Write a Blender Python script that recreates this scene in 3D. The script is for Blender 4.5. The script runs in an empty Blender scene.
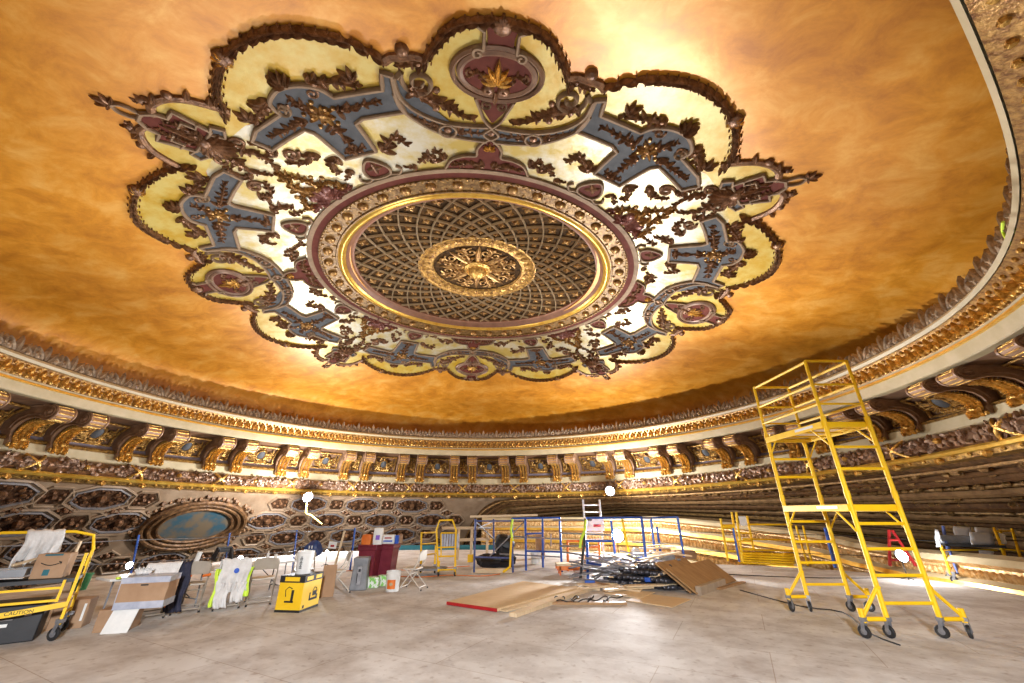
import bpy, bmesh, math, random
from mathutils import Vector, Matrix, geometry
random.seed(7)
S=bpy.context.scene; COL=S.collection
pi=math.pi; R_=math.radians
def V(*a): return Vector(a)

# ------------------------------------------------------------------ camera
F=393.0; PITCH=R_(23.6); EYE=1.7
cam=bpy.data.cameras.new('camera'); co=bpy.data.objects.new('camera',cam); COL.objects.link(co)
cam.sensor_width=36; cam.lens=36*F/1024; cam.clip_end=300; cam.clip_start=.05
co.location=(0,0,EYE); co.rotation_euler=(pi/2+PITCH,0,0); S.camera=co
def ray(x,y):
    u=(x-512)/F; v=(341.5-y)/F
    return V(u, math.cos(PITCH)-v*math.sin(PITCH), math.sin(PITCH)+v*math.cos(PITCH))
def at(x,y,z=0.0):
    "where the sight line through a photo point meets the height z"
    r=ray(x,y); k=(z-EYE)/r.z; return V(r.x*k,r.y*k,z)
def atY(x,y,Y):
    r=ray(x,y); k=Y/r.y; return V(r.x*k,Y,EYE+r.z*k)
S.view_settings.view_transform='Standard'; S.view_settings.look='None'
S.view_settings.gamma=1; S.view_settings.use_curve_mapping=False; S.view_settings.exposure=0.0

# ------------------------------------------------------------------ materials
def mat(name,c1,c2=None,rough=.5,metal=0.0,scale=6.0,bump=0.0,bscale=None,emit=0,ramp=(.35,.65),stretch=None,coat=0,alpha=1,detail=5,btype='NOISE',spec=None):
    m=bpy.data.materials.new(name); m.use_nodes=True; N=m.node_tree.nodes; L=m.node_tree.links
    b=N['Principled BSDF']; b.inputs['Roughness'].default_value=rough; b.inputs['Metallic'].default_value=metal
    if coat: b.inputs['Coat Weight'].default_value=coat; b.inputs['Coat Roughness'].default_value=.25
    if spec is not None: b.inputs['Specular IOR Level'].default_value=spec
    c1=tuple(c1)+(1,); b.inputs['Base Color'].default_value=c1
    if c2 is not None or bump:
        tc=N.new('ShaderNodeTexCoord'); mp=N.new('ShaderNodeMapping'); L.new(tc.outputs['Object'],mp.inputs[0])
        if stretch: mp.inputs['Scale'].default_value=stretch
    if c2 is not None:
        n=N.new('ShaderNodeTexNoise'); n.inputs['Scale'].default_value=scale; n.inputs['Detail'].default_value=detail; n.inputs['Roughness'].default_value=.62
        L.new(mp.outputs[0],n.inputs['Vector']); r=N.new('ShaderNodeValToRGB'); L.new(n.outputs[0],r.inputs[0])
        r.color_ramp.elements[0].position=ramp[0]; r.color_ramp.elements[1].position=ramp[1]
        r.color_ramp.elements[0].color=c1; r.color_ramp.elements[1].color=tuple(c2)+(1,)
        L.new(r.outputs[0],b.inputs['Base Color'])
    if bump:
        if btype=='VORONOI':
            n2=N.new('ShaderNodeTexVoronoi'); n2.inputs['Scale'].default_value=bscale or scale*2; o=n2.outputs['Distance']
        else:
            n2=N.new('ShaderNodeTexNoise'); n2.inputs['Scale'].default_value=bscale or scale*3; n2.inputs['Detail'].default_value=4; o=n2.outputs[0]
        L.new(mp.outputs[0],n2.inputs['Vector']); bp=N.new('ShaderNodeBump'); bp.inputs['Strength'].default_value=bump; bp.inputs['Distance'].default_value=.05
        L.new(o,bp.inputs['Height']); L.new(bp.outputs[0],b.inputs['Normal'])
    if emit:
        b.inputs['Emission Color'].default_value=c1; b.inputs['Emission Strength'].default_value=emit
    return m
M={}
M['bronze']=mat('bronze_relief',(.10,.042,.018),(.30,.15,.07),.36,.35,9,.25,30)
M['bronzegold']=mat('bronze_gold_relief',(.16,.065,.02),(.50,.29,.09),.34,.6,10,.25,30)
M['gold']=mat('gold_relief',(.42,.20,.04),(.86,.56,.16),.3,.75,12,.5,25)
M['goldbright']=mat('gold_line',(.62,.33,.04),(.78,.50,.10),.28,.6,5)
M['oldgold']=mat('old_gold',(.14,.055,.015),(.62,.36,.09),.33,.65,9,.6,18)
M['tan']=mat('tan_strapwork',(.20,.125,.07),(.28,.185,.11),.65,0,4,spec=.25)
M['maroon']=mat('maroon_panel',(.085,.018,.011),(.125,.032,.02),.75,0,3,spec=.15)
M['slate']=mat('slate_blue_panel',(.060,.060,.062),(.092,.092,.095),.7,0,3,spec=.2)
M['cream']=mat('cream_plaster',(.40,.32,.18),(.48,.39,.24),.5,0,2)
M['brown']=mat('brown_plaster',(.16,.085,.05),(.25,.14,.08),.42,.2,4)
M['mauve']=mat('mauve_grey_plaster',(.26,.22,.28),(.34,.30,.36),.5,0,4)
M['crest']=mat('crest_brown_gold',(.20,.14,.09),(.46,.34,.22),.5,.2,8,.4,20)
M['void']=mat('dark_void',(.02,.014,.01))
# ceiling glaze
def glaze_mat():
    m=bpy.data.materials.new('amber_glazed_dome'); m.use_nodes=True; N=m.node_tree.nodes; L=m.node_tree.links
    b=N['Principled BSDF']; tc=N.new('ShaderNodeTexCoord')
    mp=N.new('ShaderNodeMapping'); mp.inputs['Scale'].default_value=(1.3,1.6,1.6); mp.inputs['Rotation'].default_value=(0,0,.5); L.new(tc.outputs['Object'],mp.inputs[0])
    def noise(s,d,r=.6,dist=0):
        n=N.new('ShaderNodeTexNoise'); n.inputs['Scale'].default_value=s; n.inputs['Detail'].default_value=d; n.inputs['Roughness'].default_value=r; n.inputs['Distortion'].default_value=dist; L.new(mp.outputs[0],n.inputs['Vector']); return n
    a=noise(.9,8,.68,.4); c=noise(.22,3,.5)
    ra=N.new('ShaderNodeValToRGB'); L.new(a.outputs[0],ra.inputs[0]); e=ra.color_ramp.elements
    e[0].position=.32; e[0].color=(.50,.175,.008,1); e[1].position=.70; e[1].color=(.80,.42,.09,1)
    k=e.new(.5); k.color=(.69,.28,.018,1)
    rc=N.new('ShaderNodeValToRGB'); L.new(c.outputs[0],rc.inputs[0]); rc.color_ramp.elements[0].position=.38; rc.color_ramp.elements[1].position=.65
    rc.color_ramp.elements[0].color=(.85,.82,.72,1); rc.color_ramp.elements[1].color=(1,1,1,1)
    mx=N.new('ShaderNodeMix'); mx.data_type='RGBA'; mx.blend_type='MULTIPLY'; mx.inputs[0].default_value=1
    L.new(ra.outputs[0],mx.inputs[6]); L.new(rc.outputs[0],mx.inputs[7]); L.new(mx.outputs[2],b.inputs['Base Color'])
    b.inputs['Metallic'].default_value=.25; b.inputs['Roughness'].default_value=.45
    b.inputs['Coat Weight'].default_value=.6; b.inputs['Coat Roughness'].default_value=.42
    bp=N.new('ShaderNodeBump'); bp.inputs['Strength'].default_value=.12; bp.inputs['Distance'].default_value=.05; L.new(a.outputs[0],bp.inputs['Height']); L.new(bp.outputs[0],b.inputs['Normal'])
    return m
M['glaze']=glaze_mat()
M['leafyellow']=mat('yellow_leaf_field',(.46,.27,.015),(.52,.39,.10),.42,.15,2.2,.1,8,ramp=(.38,.62),coat=.15)
M['leafsilver']=mat('silver_leaf_field',(.46,.33,.08),(.54,.49,.37),.36,.3,1.4,.1,8,ramp=(.40,.60),coat=.15)

# ------------------------------------------------------------------ mesh builder
class MB:
    def __init__(s): s.v=[]; s.f=[]; s.m=[]
    def add(s,vs,fs,mi=0):
        o=len(s.v); s.v+= [tuple(p) for p in vs]; s.f+=[tuple(i+o for i in f) for f in fs]; s.m+=[mi]*len(fs)
    def box(s,c,d,rot=None,mi=0):
        hx,hy,hz=d[0]/2,d[1]/2,d[2]/2; c=Vector(c)
        P=[V(x*hx,y*hy,z*hz) for x in(-1,1) for y in(-1,1) for z in(-1,1)]
        if rot is not None: P=[rot@p for p in P]
        s.add([c+p for p in P],[(0,1,3,2),(4,6,7,5),(0,4,5,1),(2,3,7,6),(0,2,6,4),(1,5,7,3)],mi)
    def bar(s,a,b,w,h=None,mi=0,up=V(0,0,1)):
        "rectangular bar from a to b"
        a=Vector(a); b=Vector(b); t=(b-a).normalized(); h=h or w
        if abs(t.dot(up))>.98: up=V(1,0,0)
        x=t.cross(up).normalized()*w/2; y=x.cross(t).normalized()*h/2
        P=[a-x-y,a+x-y,a+x+y,a-x+y,b-x-y,b+x-y,b+x+y,b-x+y]
        s.add(P,[(0,1,2,3),(7,6,5,4),(0,4,5,1),(1,5,6,2),(2,6,7,3),(3,7,4,0)],mi)
    def tube(s,pts,r,n=8,closed=False,mi=0,taper=None):
        pts=[Vector(p) for p in pts]; k=len(pts); rings=[]
        up=V(0,0,1); prev=None
        for i,p in enumerate(pts):
            if closed: t=pts[(i+1)%k]-pts[i-1]
            else: t=pts[min(i+1,k-1)]-pts[max(i-1,0)]
            if t.length<1e-9: t=V(0,0,1)
            t.normalize()
            if prev is None:
                x=t.cross(up if abs(t.dot(up))<.95 else V(1,0,0)).normalized()
            else:
                x=prev-t*prev.dot(t)
                x=x.normalized() if x.length>1e-6 else t.orthogonal().normalized()
            prev=x; y=t.cross(x); rr=r*(taper[i] if taper else 1)
            rings.append([p+x*math.cos(2*pi*j/n)*rr+y*math.sin(2*pi*j/n)*rr for j in range(n)])
        vs=[q for g in rings for q in g]; fs=[]
        for i in range(k if closed else k-1):
            a=i*n; b=((i+1)%k)*n
            for j in range(n): fs.append((a+j,a+(j+1)%n,b+(j+1)%n,b+j))
        if not closed: fs.append(tuple(range(n))[::-1]); fs.append(tuple((k-1)*n+j for j in range(n)))
        s.add(vs,fs,mi)
    def lathe(s,prof,c=(0,0,0),n=20,axis=None,mi=0,cap=True):
        "prof=[(radius,height)]"
        c=Vector(c); q=axis.to_track_quat('Z','Y') if axis is not None else None; vs=[]
        for r,h in prof:
            for j in range(n):
                p=V(r*math.cos(2*pi*j/n),r*math.sin(2*pi*j/n),h)
                if q: p=q@p
                vs.append(c+p)
        fs=[(i*n+j,i*n+(j+1)%n,(i+1)*n+(j+1)%n,(i+1)*n+j) for i in range(len(prof)-1) for j in range(n)]
        if cap: fs.append(tuple(range(n))[::-1]); fs.append(tuple((len(prof)-1)*n+j for j in range(n)))
        s.add(vs,fs,mi)
    def ball(s,c,r,sc=(1,1,1),n=10,mi=0,rot=None):
        m=max(4,n//2); P=[]; c=Vector(c)
        for i in range(1,m):
            th=pi*i/m
            for j in range(n):
                p=V(r*sc[0]*math.sin(th)*math.cos(2*pi*j/n),r*sc[1]*math.sin(th)*math.sin(2*pi*j/n),r*sc[2]*math.cos(th)); P.append(p)
        P.append(V(0,0,r*sc[2])); P.append(V(0,0,-r*sc[2]))
        if rot is not None: P=[rot@p for p in P]
        fs=[(i*n+j,(i+1)*n+j,(i+1)*n+(j+1)%n,i*n+(j+1)%n) for i in range(m-2) for j in range(n)]
        T=(m-1)*n; fs+=[(T,j,(j+1)%n) for j in range(n)]+[(T+1,(m-2)*n+(j+1)%n,(m-2)*n+j) for j in range(n)]
        s.add([c+p for p in P],fs,mi)
    def build(s,name,mats,parent=None,smooth=True,angle=40,bevel=0,loc=None,rot=None):
        me=bpy.data.meshes.new(name); me.from_pydata(s.v,[],s.f)
        mats=mats if isinstance(mats,(list,tuple)) else [mats]
        for m in mats: me.materials.append(M[m] if isinstance(m,str) else m)
        if len(mats)>1: me.polygons.foreach_set('material_index',s.m)
        bm=bmesh.new(); bm.from_mesh(me); bmesh.ops.recalc_face_normals(bm,faces=bm.faces); bm.to_mesh(me); bm.free()
        if smooth:
            me.shade_smooth(); me.set_sharp_from_angle(angle=R_(angle))
        me.update(); o=bpy.data.objects.new(name,me); COL.objects.link(o)
        if parent is not None: o.parent=parent
        if loc is not None: o.location=loc
        if rot is not None: o.rotation_euler=rot
        if bevel:
            b=o.modifiers.new('bevel','BEVEL'); b.width=bevel; b.segments=2; b.limit_method='ANGLE'; b.angle_limit=R_(50)
        return o
def tag(o,label=None,cat=None,group=None,kind=None):
    if label: o['label']=label
    if cat: o['category']=cat
    if group: o['group']=group
    if kind: o['kind']=kind
    return o
def thing(name,label,cat,loc=(0,0,0),rz=0,group=None):
    o=bpy.data.objects.new(name,None); COL.objects.link(o); o.location=loc; o.rotation_euler=(0,0,rz); o.empty_display_size=.2
    return tag(o,label,cat,group)
def copy_tree(o,parent=None):
    c=o.copy(); COL.objects.link(c)
    if parent is not None: c.parent=parent
    for ch in list(o.children): copy_tree(ch,c)
    return c
def catmull(pts,step,closed=False):
    pts=[Vector(p) for p in pts]; k=len(pts); out=[]
    rng=range(k if closed else k-1)
    for i in rng:
        if closed: p0,p1,p2,p3=pts[i-1],pts[i],pts[(i+1)%k],pts[(i+2)%k]
        else: p0,p1,p2,p3=pts[max(i-1,0)],pts[i],pts[i+1],pts[min(i+2,k-1)]
        n=max(1,int((p2-p1).length/step+.5))
        for j in range(n):
            t=j/n; out.append(.5*((2*p1)+(-p0+p2)*t+(2*p0-5*p1+4*p2-p3)*t*t+(-p0+3*p1-3*p2+p3)*t**3))
    if not closed: out.append(pts[-1])
    return out
def dens(pts,step,closed=False):
    pts=[Vector(p) for p in pts]; out=[]; k=len(pts)
    for i in range(k if closed else k-1):
        a,b=pts[i],pts[(i+1)%k]; n=max(1,int((b-a).length/step+.5))
        out+=[a.lerp(b,j/n) for j in range(n)]
    if not closed: out.append(pts[-1])
    return out

# ------------------------------------------------------------------ dome surface
DC=V(-1.25,11.9); DR=13.6; DP=.85; DB=4.35; DH=7.95
HT=[(8.5,6.705),(9,6.56),(10,6.33),(11,6.16),(12,6.02),(13,5.86),(13.6,5.62),(14.0,5.25),(14.25,4.8),(14.35,4.2)]
def hdome(r):
    if r<=9: return EYE+DB+(DH-DB)*max(0.0,1-(r/DR)**2)**DP
    for i in range(1,len(HT)-1):
        if r<=HT[i+1][0] or i==len(HT)-2:
            (x0,y0),(x1,y1)=HT[i],HT[i+1]; (xa,ya)=HT[i-1]; (xb,yb)=HT[min(i+2,len(HT)-1)]
            t=min(1,(r-x0)/(x1-x0)); m0=(y1-ya)/(x1-xa)*(x1-x0); m1=((yb-y0)/(xb-x0) if xb>x1 else (y1-y0)/(x1-x0))*(x1-x0)
            return EYE+(2*t**3-3*t*t+1)*y0+(t**3-2*t*t+t)*m0+(-2*t**3+3*t*t)*y1+(t**3-t*t)*m1
DOUT=14.35
AX=R_(-83.0); E0=V(math.cos(AX),math.sin(AX)); E1=V(-math.sin(AX),math.cos(AX))
HS=.42     # relief depth factor of the medallion
def W(u,w,off=0.0):
    "medallion plan coordinates (u along the cartouche axis, w across) to the point `off` below the dome"
    r0=math.hypot(u,w); s=1.045+.075/(1+(r0/6)**6); sc_=1-.012*min(1,max(0,(r0-5)/2)); s*=1-.042*min(1,max(0,u-3.2)/2.6); p=E0*u*sc_+E1*(w*s*sc_+.08*min(1,r0/8)); r=p.length
    z=hdome(r)
    if off or True:
        d=(hdome(r+.01)-hdome(max(r-.01,0)))/(.02 if r>.01 else .01+r)
        rh=p/r if r>1e-6 else V(0,0)
        n=V(d*rh.x,d*rh.y,-1).normalized()
        return V(DC.x+p.x,DC.y+p.y,z)+n*off*HS
def pr(r,a): return V(r*math.cos(R_(a)),r*math.sin(R_(a)))
def sym(j,m):
    c,s=[(1,0),(0,1),(-1,0),(0,-1)][j%4]
    def f(p):
        w=-p.y if m else p.x*0+p.y
        return V(c*p.x-s*w, s*p.x+c*w)
    return f
def frame(p,d):
    "3-D frame on the dome at plan point p heading d"
    e=.02; P=W(p.x,p.y); t=(W(p.x+d.x*e,p.y+d.y*e)-P).normalized()
    A=W(p.x+e,p.y)-P; B=W(p.x,p.y+e)-P; n=A.cross(B).normalized()
    if n.z>0: n=-n
    s_=n.cross(t).normalized(); return P,t,s_,n
def leaf(mb,p,ang,L,Wd,H,off=0,bend=0.0,mi=0,tipup=.0):
    "solid relief leaf"
    d=V(math.cos(ang),math.sin(ang)); P,t,s_,n=frame(p,d); P=P+n*off*HS; H*=HS*1.15; tipup*=HS; K=6; vs=[]
    for i in range(K+1):
        q=i/K; w=Wd*.5*math.sin(pi*min(1,.12+q*.88))**.8*(1-.25*q); h=H*(.35+.65*math.sin(pi*min(1,q*.9+.1)))+tipup*q**3
        c=P+t*(L*q)+s_*(bend*L*q*q)
        if i==K: w=.001; h=max(.3*H,tipup)
        vs+=[c-s_*w, c-s_*w*.45+n*h, c+n*h*.6, c+s_*w*.45+n*h, c+s_*w]
    fs=[(i*5+j,i*5+j+1,(i+1)*5+j+1,(i+1)*5+j) for i in range(K) for j in range(4)]; mb.add(vs,fs,mi)
def bud(mb,p,r,h,off=0,mi=0,n=8):
    P,t,s_,nn=frame(p,V(1,0)); P=P+nn*off*HS; h*=HS*1.2; vs=[]
    for a,b in ((1,0),(.95,.45),(.62,.85)):
        for j in range(n): vs.append(P+t*math.cos(2*pi*j/n)*r*a+s_*math.sin(2*pi*j/n)*r*a+nn*h*b)
    vs.append(P+nn*h); fs=[(i*n+j,i*n+(j+1)%n,(i+1)*n+(j+1)%n,(i+1)*n+j) for i in range(2) for j in range(n)]+[(2*n+j,2*n+(j+1)%n,3*n) for j in range(n)]
    mb.add(vs,fs,mi)
def ribbon(mb,pts,w,h,off=0,closed=False,mi=0,taper=False,flat=False):
    "half-round strap along plan points"
    k=len(pts); vs=[]; prof=[(-.5,0),(-.5,.7),(-.25,1),(.25,1),(.5,.7),(.5,0)] if flat else [(-.5,0),(-.42,.6),(0,1),(.42,.6),(.5,0)]; m=len(prof)
    for i,p in enumerate(pts):
        d=(pts[(i+1)%k]-pts[i-1]) if closed else (pts[min(i+1,k-1)]-pts[max(i-1,0)])
        if d.length<1e-6: d=V(1,0)
        d.normalize(); P,t,s_,n=frame(p,d); q=1-.75*i/(k-1) if taper else 1
        vs+=[P+s_*(x*w*q)+n*(off+y*h)*HS for x,y in prof]
    fs=[(i*m+j,i*m+j+1,((i+1)%k)*m+j+1,((i+1)%k)*m+j) for i in range(k if closed else k-1) for j in range(m-1)]
    mb.add(vs,fs,mi)
    if not closed: mb.add([vs[j] for j in range(m)],[tuple(range(m))],mi); mb.add([vs[(k-1)*m+j] for j in range(m)],[tuple(range(m))],mi)
def slab(mb,poly,off,th,mi=0,step=.2):
    "filled raised panel bounded by plan points; interior follows the dome"
    poly=dens(poly,step,True); bm=bmesh.new()
    vs=[bm.verts.new((p.x,p.y,0)) for p in poly]; bm.faces.new(vs); bmesh.ops.triangulate(bm,faces=bm.faces[:])
    for _ in range(2):
        long=[e for e in bm.edges if e.calc_length()>step*2.2 and not e.is_boundary]
        if not long: break
        bmesh.ops.subdivide_edges(bm,edges=long,cuts=1); bmesh.ops.triangulate(bm,faces=bm.faces[:])
    bm.verts.index_update(); V3=[W(v.co.x,v.co.y,off+th) for v in bm.verts]; FS=[tuple(v.index for v in f.verts) for f in bm.faces]; bm.free()
    mb.add(V3,FS,mi)
    k=len(poly); top=[W(p.x,p.y,off+th) for p in poly]; bot=[W(p.x,p.y,off-.03) for p in poly]
    mb.add(top+bot,[(i,(i+1)%k,k+(i+1)%k,k+i) for i in range(k)],mi)
def spray(mb,path,L,Wd,H,step=.12,off=0,spread=.7,mi=0,taper=.5,center=True,jit=.5):
    "acanthus spray: leaflets either side of a stem"
    P=catmull(path,step); k=len(P); L*=1.25; Wd*=1.3; H*=1.3
    if k>2: ribbon(mb,P,Wd*.8,H*1.1,off,taper=True)
    for i,p in enumerate(P):
        d=P[min(i+1,k-1)]-P[max(i-1,0)]; a=math.atan2(d.y,d.x); q=1-(1-taper)*i/max(1,k-1)
        for sg in (-1,1):
            leaf(mb,p,a+sg*(spread+random.uniform(-jit,jit)),L*q*random.uniform(.6,1.3),Wd*q,H*q,off,bend=-sg*.25,mi=mi,tipup=H*.4*q)
        if center and i%2==0: leaf(mb,p,a,L*q,Wd*.8*q,H*1.3*q,off,mi=mi)
        if i%3==1: bud(mb,p+V(random.uniform(-.05,.05),random.uniform(-.05,.05)),Wd*.42*q,H*1.5*q,off,mi,7)
def fan(mb,p,ang,L,Wd,H,n=7,arc=2.4,off=0,mi=0,shape=.35):
    for i in range(n):
        t=(i/(n-1)-.5); leaf(mb,p,ang+t*arc,L*(1-shape*abs(2*t)**1.5),Wd,H,off,mi=mi,tipup=H*.5,bend=-.3*t)
def spiral(c,r0,a0,turns,r1=.05,n=28,sg=1):
    return [c+V(math.cos(a0+sg*2*pi*turns*i/n),math.sin(a0+sg*2*pi*turns*i/n))*(r0+(r1-r0)*(i/n)**.8) for i in range(n+1)]

# ------------------------------------------------------------------ ceiling (the dome itself)
mb=MB(); NR,NA=46,160; RI=4.2
for i in range(NR+1):
    r=RI+(DOUT-RI)*i/NR
    for j in range(NA):
        a=2*pi*j/NA; mb.v.append((DC.x+r*math.cos(a),DC.y+r*math.sin(a),hdome(min(r,DOUT-.0001))))
for i in range(NR):
    for j in range(NA): mb.f.append((i*NA+j,i*NA+(j+1)%NA,(i+1)*NA+(j+1)%NA,(i+1)*NA+j)); mb.m.append(0)
# hollow above the grille, and the cove returning behind the cornice
for i,(rr,zz) in enumerate([(RI,hdome(RI)+1.2),(.01,hdome(0)+1.2)]):
    for j in range(NA):
        a=2*pi*j/NA; mb.v.append((DC.x+rr*math.cos(a),DC.y+rr*math.sin(a),zz))
B=(NR+1)*NA
for j in range(NA):
    mb.f.append((j,(j+1)%NA,B+(j+1)%NA,B+j)); mb.f.append((B+j,B+(j+1)%NA,B+NA+(j+1)%NA,B+NA+j)); mb.m+=[0,0]
CEIL=tag(mb.build('ceiling','glaze',angle=80),kind='structure')
tag(CEIL,'amber and orange mottled shallow dome over the whole hall')

# ------------------------------------------------------------------ ceiling medallion
MED=thing('ceiling_medallion','huge scalloped ornamental plaster medallion with round lattice grille at the centre of the orange dome','ceiling medallion',(0,0,0))
def ring(prof,name,m,n=160,parent=MED,sub=None):
    mb=MB()
    for i in range(n):
        a=360*i/n
        for r,o in prof: q=pr(r,a); mb.v.append(tuple(W(q.x,q.y,o)))
    k=len(prof)
    for i in range(n):
        for j in range(k-1): mb.f.append((i*k+j,i*k+j+1,((i+1)%n)*k+j+1,((i+1)%n)*k+j)); mb.m.append(0)
    return mb.build(name,m,parent,angle=50)
def arcprof(r0,r1,o0,h,n=7): return [(r0+(r1-r0)*i/n, o0+h*math.sin(pi*i/n)) for i in range(n+1)]
ring([(5.02,0),(5.02,.16),(4.94,.2),(4.88,.14)],'tan_rim','tan')
ring([(4.9,.13),(4.76,.13),(4.74,.16),(4.70,.16)],'maroon_band','maroon')
ring([(4.72,.13),(4.70,.24),(4.64,.26),(4.62,.16),(4.3,.14),(4.24,.16),(4.22,.26),(4.18,.27),(4.16,.2)],'egg_moulding',mat('egg_moulding_bronze',(.09,.04,.01),(.30,.17,.05),.4,.4,9,.3,20))
ring([(4.18,.2)]+arcprof(4.16,3.96,.2,.16)+[(3.94,.15)],'gold_roll','goldbright')
ring([(3.95,.2),(3.86,.02),(3.80,-.12),(3.76,-.14),(3.72,-.14),(3.70,-.34)],'rose_inner_band',mat('rose_band',(.20,.085,.045),(.27,.125,.07),.45,.1,3))
# eggs and darts
mb=MB()
for i in range(44):
    a=360*i/44; p=pr(4.45,a); bud(mb,p,.15,.26,.13,0,10)
    for dr in (-.09,.09):
        q=pr(4.45+dr*1.2,a+4.1); leaf(mb,q,R_(a)+(0 if dr>0 else pi),.12,.09,.07,.14)
for i in range(200):
    p=pr(4.67,360*i/200); bud(mb,p,.03,.05,.25,0,5)
mb.build('egg_and_dart','bronzegold',MED)
# grille
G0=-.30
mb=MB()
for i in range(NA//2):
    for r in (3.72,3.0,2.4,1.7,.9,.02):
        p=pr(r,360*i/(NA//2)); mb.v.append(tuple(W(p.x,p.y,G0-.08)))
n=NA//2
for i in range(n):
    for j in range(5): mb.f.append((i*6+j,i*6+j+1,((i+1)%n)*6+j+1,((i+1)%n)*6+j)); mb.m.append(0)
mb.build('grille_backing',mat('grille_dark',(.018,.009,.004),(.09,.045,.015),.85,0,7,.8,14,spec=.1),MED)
NL=29; SW=40; r0,r1=1.82,3.72
mbr=MB(); mbb=MB()
for i in range(NL):
    for sg in (-1,1):
        pts=[pr(r0*(r1/r0)**(t/16),360*i/NL+sg*SW*t/16) for t in range(17)]
        ribbon(mbr,pts,.05,.2,G0-.02)
mbr.build('lattice_rib',mat('lattice_tan',(.40,.29,.16),(.52,.38,.23),.45,.3,5),MED)
rows=int(2*SW*NL/360)
for k in range(rows):
    # centres of the diamonds: where opposite ribs stand half a step apart
    am=(k+1)*(360/NL)/2; 
    rc=r0*(r1/r0)**((am)/SW)
    if rc>3.62: break
    for i in range(NL):
        a=360*i/NL+(0 if k%2==1 else 180/NL)+180/NL
        p=pr(rc,a); s_=rc/3.7
        for q in range(4): leaf(mbb,p,R_(a)+q*pi/2+.0,.19*s_,.14*s_,.10,G0-.06)
        bud(mbb,p,.045*s_+.01,.09,G0-.05,0,6)
mbb.build('lattice_rosette','bronzegold',MED)
ring([(1.86,G0-.05),(1.86,G0+.12),(1.82,G0+.16),(1.78,G0+.12),(1.72,G0+.04),(1.5,G0+.06),(1.46,G0+.12),(1.42,G0+.13),(1.38,G0+.0)],'inner_ring','oldgold')
mb=MB()
for i in range(30):
    p=pr(1.61,12*i); leaf(mb,pr(1.5,12*i),R_(12*i),.24,.22,.1,G0+.06)
mb.build('inner_leaf_ring','oldgold',MED)
mb=MB()
for i in range(8):
    a=45*i
    leaf(mb,pr(.32,a),R_(a),1.0,.26,.14,G0); spray(mb,[pr(.42,a+12),pr(.85,a+20),pr(1.2,a+15)],.2,.11,.1,.13,G0)
    for sg in (-1,1): ribbon(mb,spiral(pr(.98,a+sg*13),.22,R_(a),1.3,.04,18,sg),.06,.09,G0)
    bud(mb,pr(1.2,a+22.5),.08,.12,G0)
mb.build('scroll_rosette','bronzegold',MED)
mb=MB()
C0=W(0,0,G0); mb.lathe([(.46,0),(.46,-.08),(.36,-.16),(.33,-.12),(.26,-.3),(.12,-.4),(.02,-.42)],C0,24)
for i in range(12): leaf(mb,pr(.3,30*i),R_(30*i),.24,.14,.12,G0+.05)
mb.build('centre_boss','gold',MED)

# --- field panels between disc and garlands
ROUT=[(0,8.6),(2.4,8.6),(4.6,8.5),(6.2,8.3),(7.7,8.08),(9,7.85),(11,7.85),(13.8,7.95),(15,8.12),(16.4,8.3),(18.2,8.48),(20.1,8.62),(22.2,8.74),(24.6,8.8),(27.7,8.8),(30.3,8.74),(32.7,8.6),(35.3,8.42),(37,8.2),(38.3,8.4),(39.2,8.65),(41,8.85),(43,8.95),(45,9.05)]
def lin(T,x):
    for (a,b),(c,d) in zip(T,T[1:]):
        if a<=x<=c: return b+(d-b)*(x-a)/(c-a)
    return T[-1][1] if x>T[-1][0] else T[0][1]
RMID=[(0,6.15),(6,6.15),(10.6,6.35),(13.2,6.7),(15,7.1),(23,7.0),(27,7.3),(35,7.2),(37.4,7.75),(45,7.8)]
def field(name,m,rin,rout,a0,a1,f,nr=8,na=20,off=.02):
    mb=MB()
    for i in range(na+1):
        a=a0+(a1-a0)*i/na; x0,x1=rin(a),rout(a)
        for j in range(nr+1): q=f(pr(x0+(x1-x0)*j/nr,a)); mb.v.append(tuple(W(q.x,q.y,off)))
    for i in range(na):
        for j in range(nr): mb.f.append((i*(nr+1)+j,i*(nr+1)+j+1,(i+1)*(nr+1)+j+1,(i+1)*(nr+1)+j)); mb.m.append(0)
    return mb.build(name,m,MED)
FR_=lambda a: lin(ROUT,abs(a)); FM_=lambda a: lin(RMID,abs(a))
for j in range(4):
    f=sym(j,0)
    field('cartouche_field','leafyellow',FM_,FR_,-14,14,f,8,36)
    field('tip_field','leafyellow',lambda a:FM_(90-a if a>45 else a),lambda a:FR_(90-a if a>45 else a),37,53,f,8,24)
    for m in (0,1):
        f=sym(j,m)
        field('scallop_field','leafyellow',FM_,FR_,14,37,f,10,30)
        field('inner_field','leafsilver' ,lambda a:4.95,FM_,0,45,f,10,40)

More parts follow.
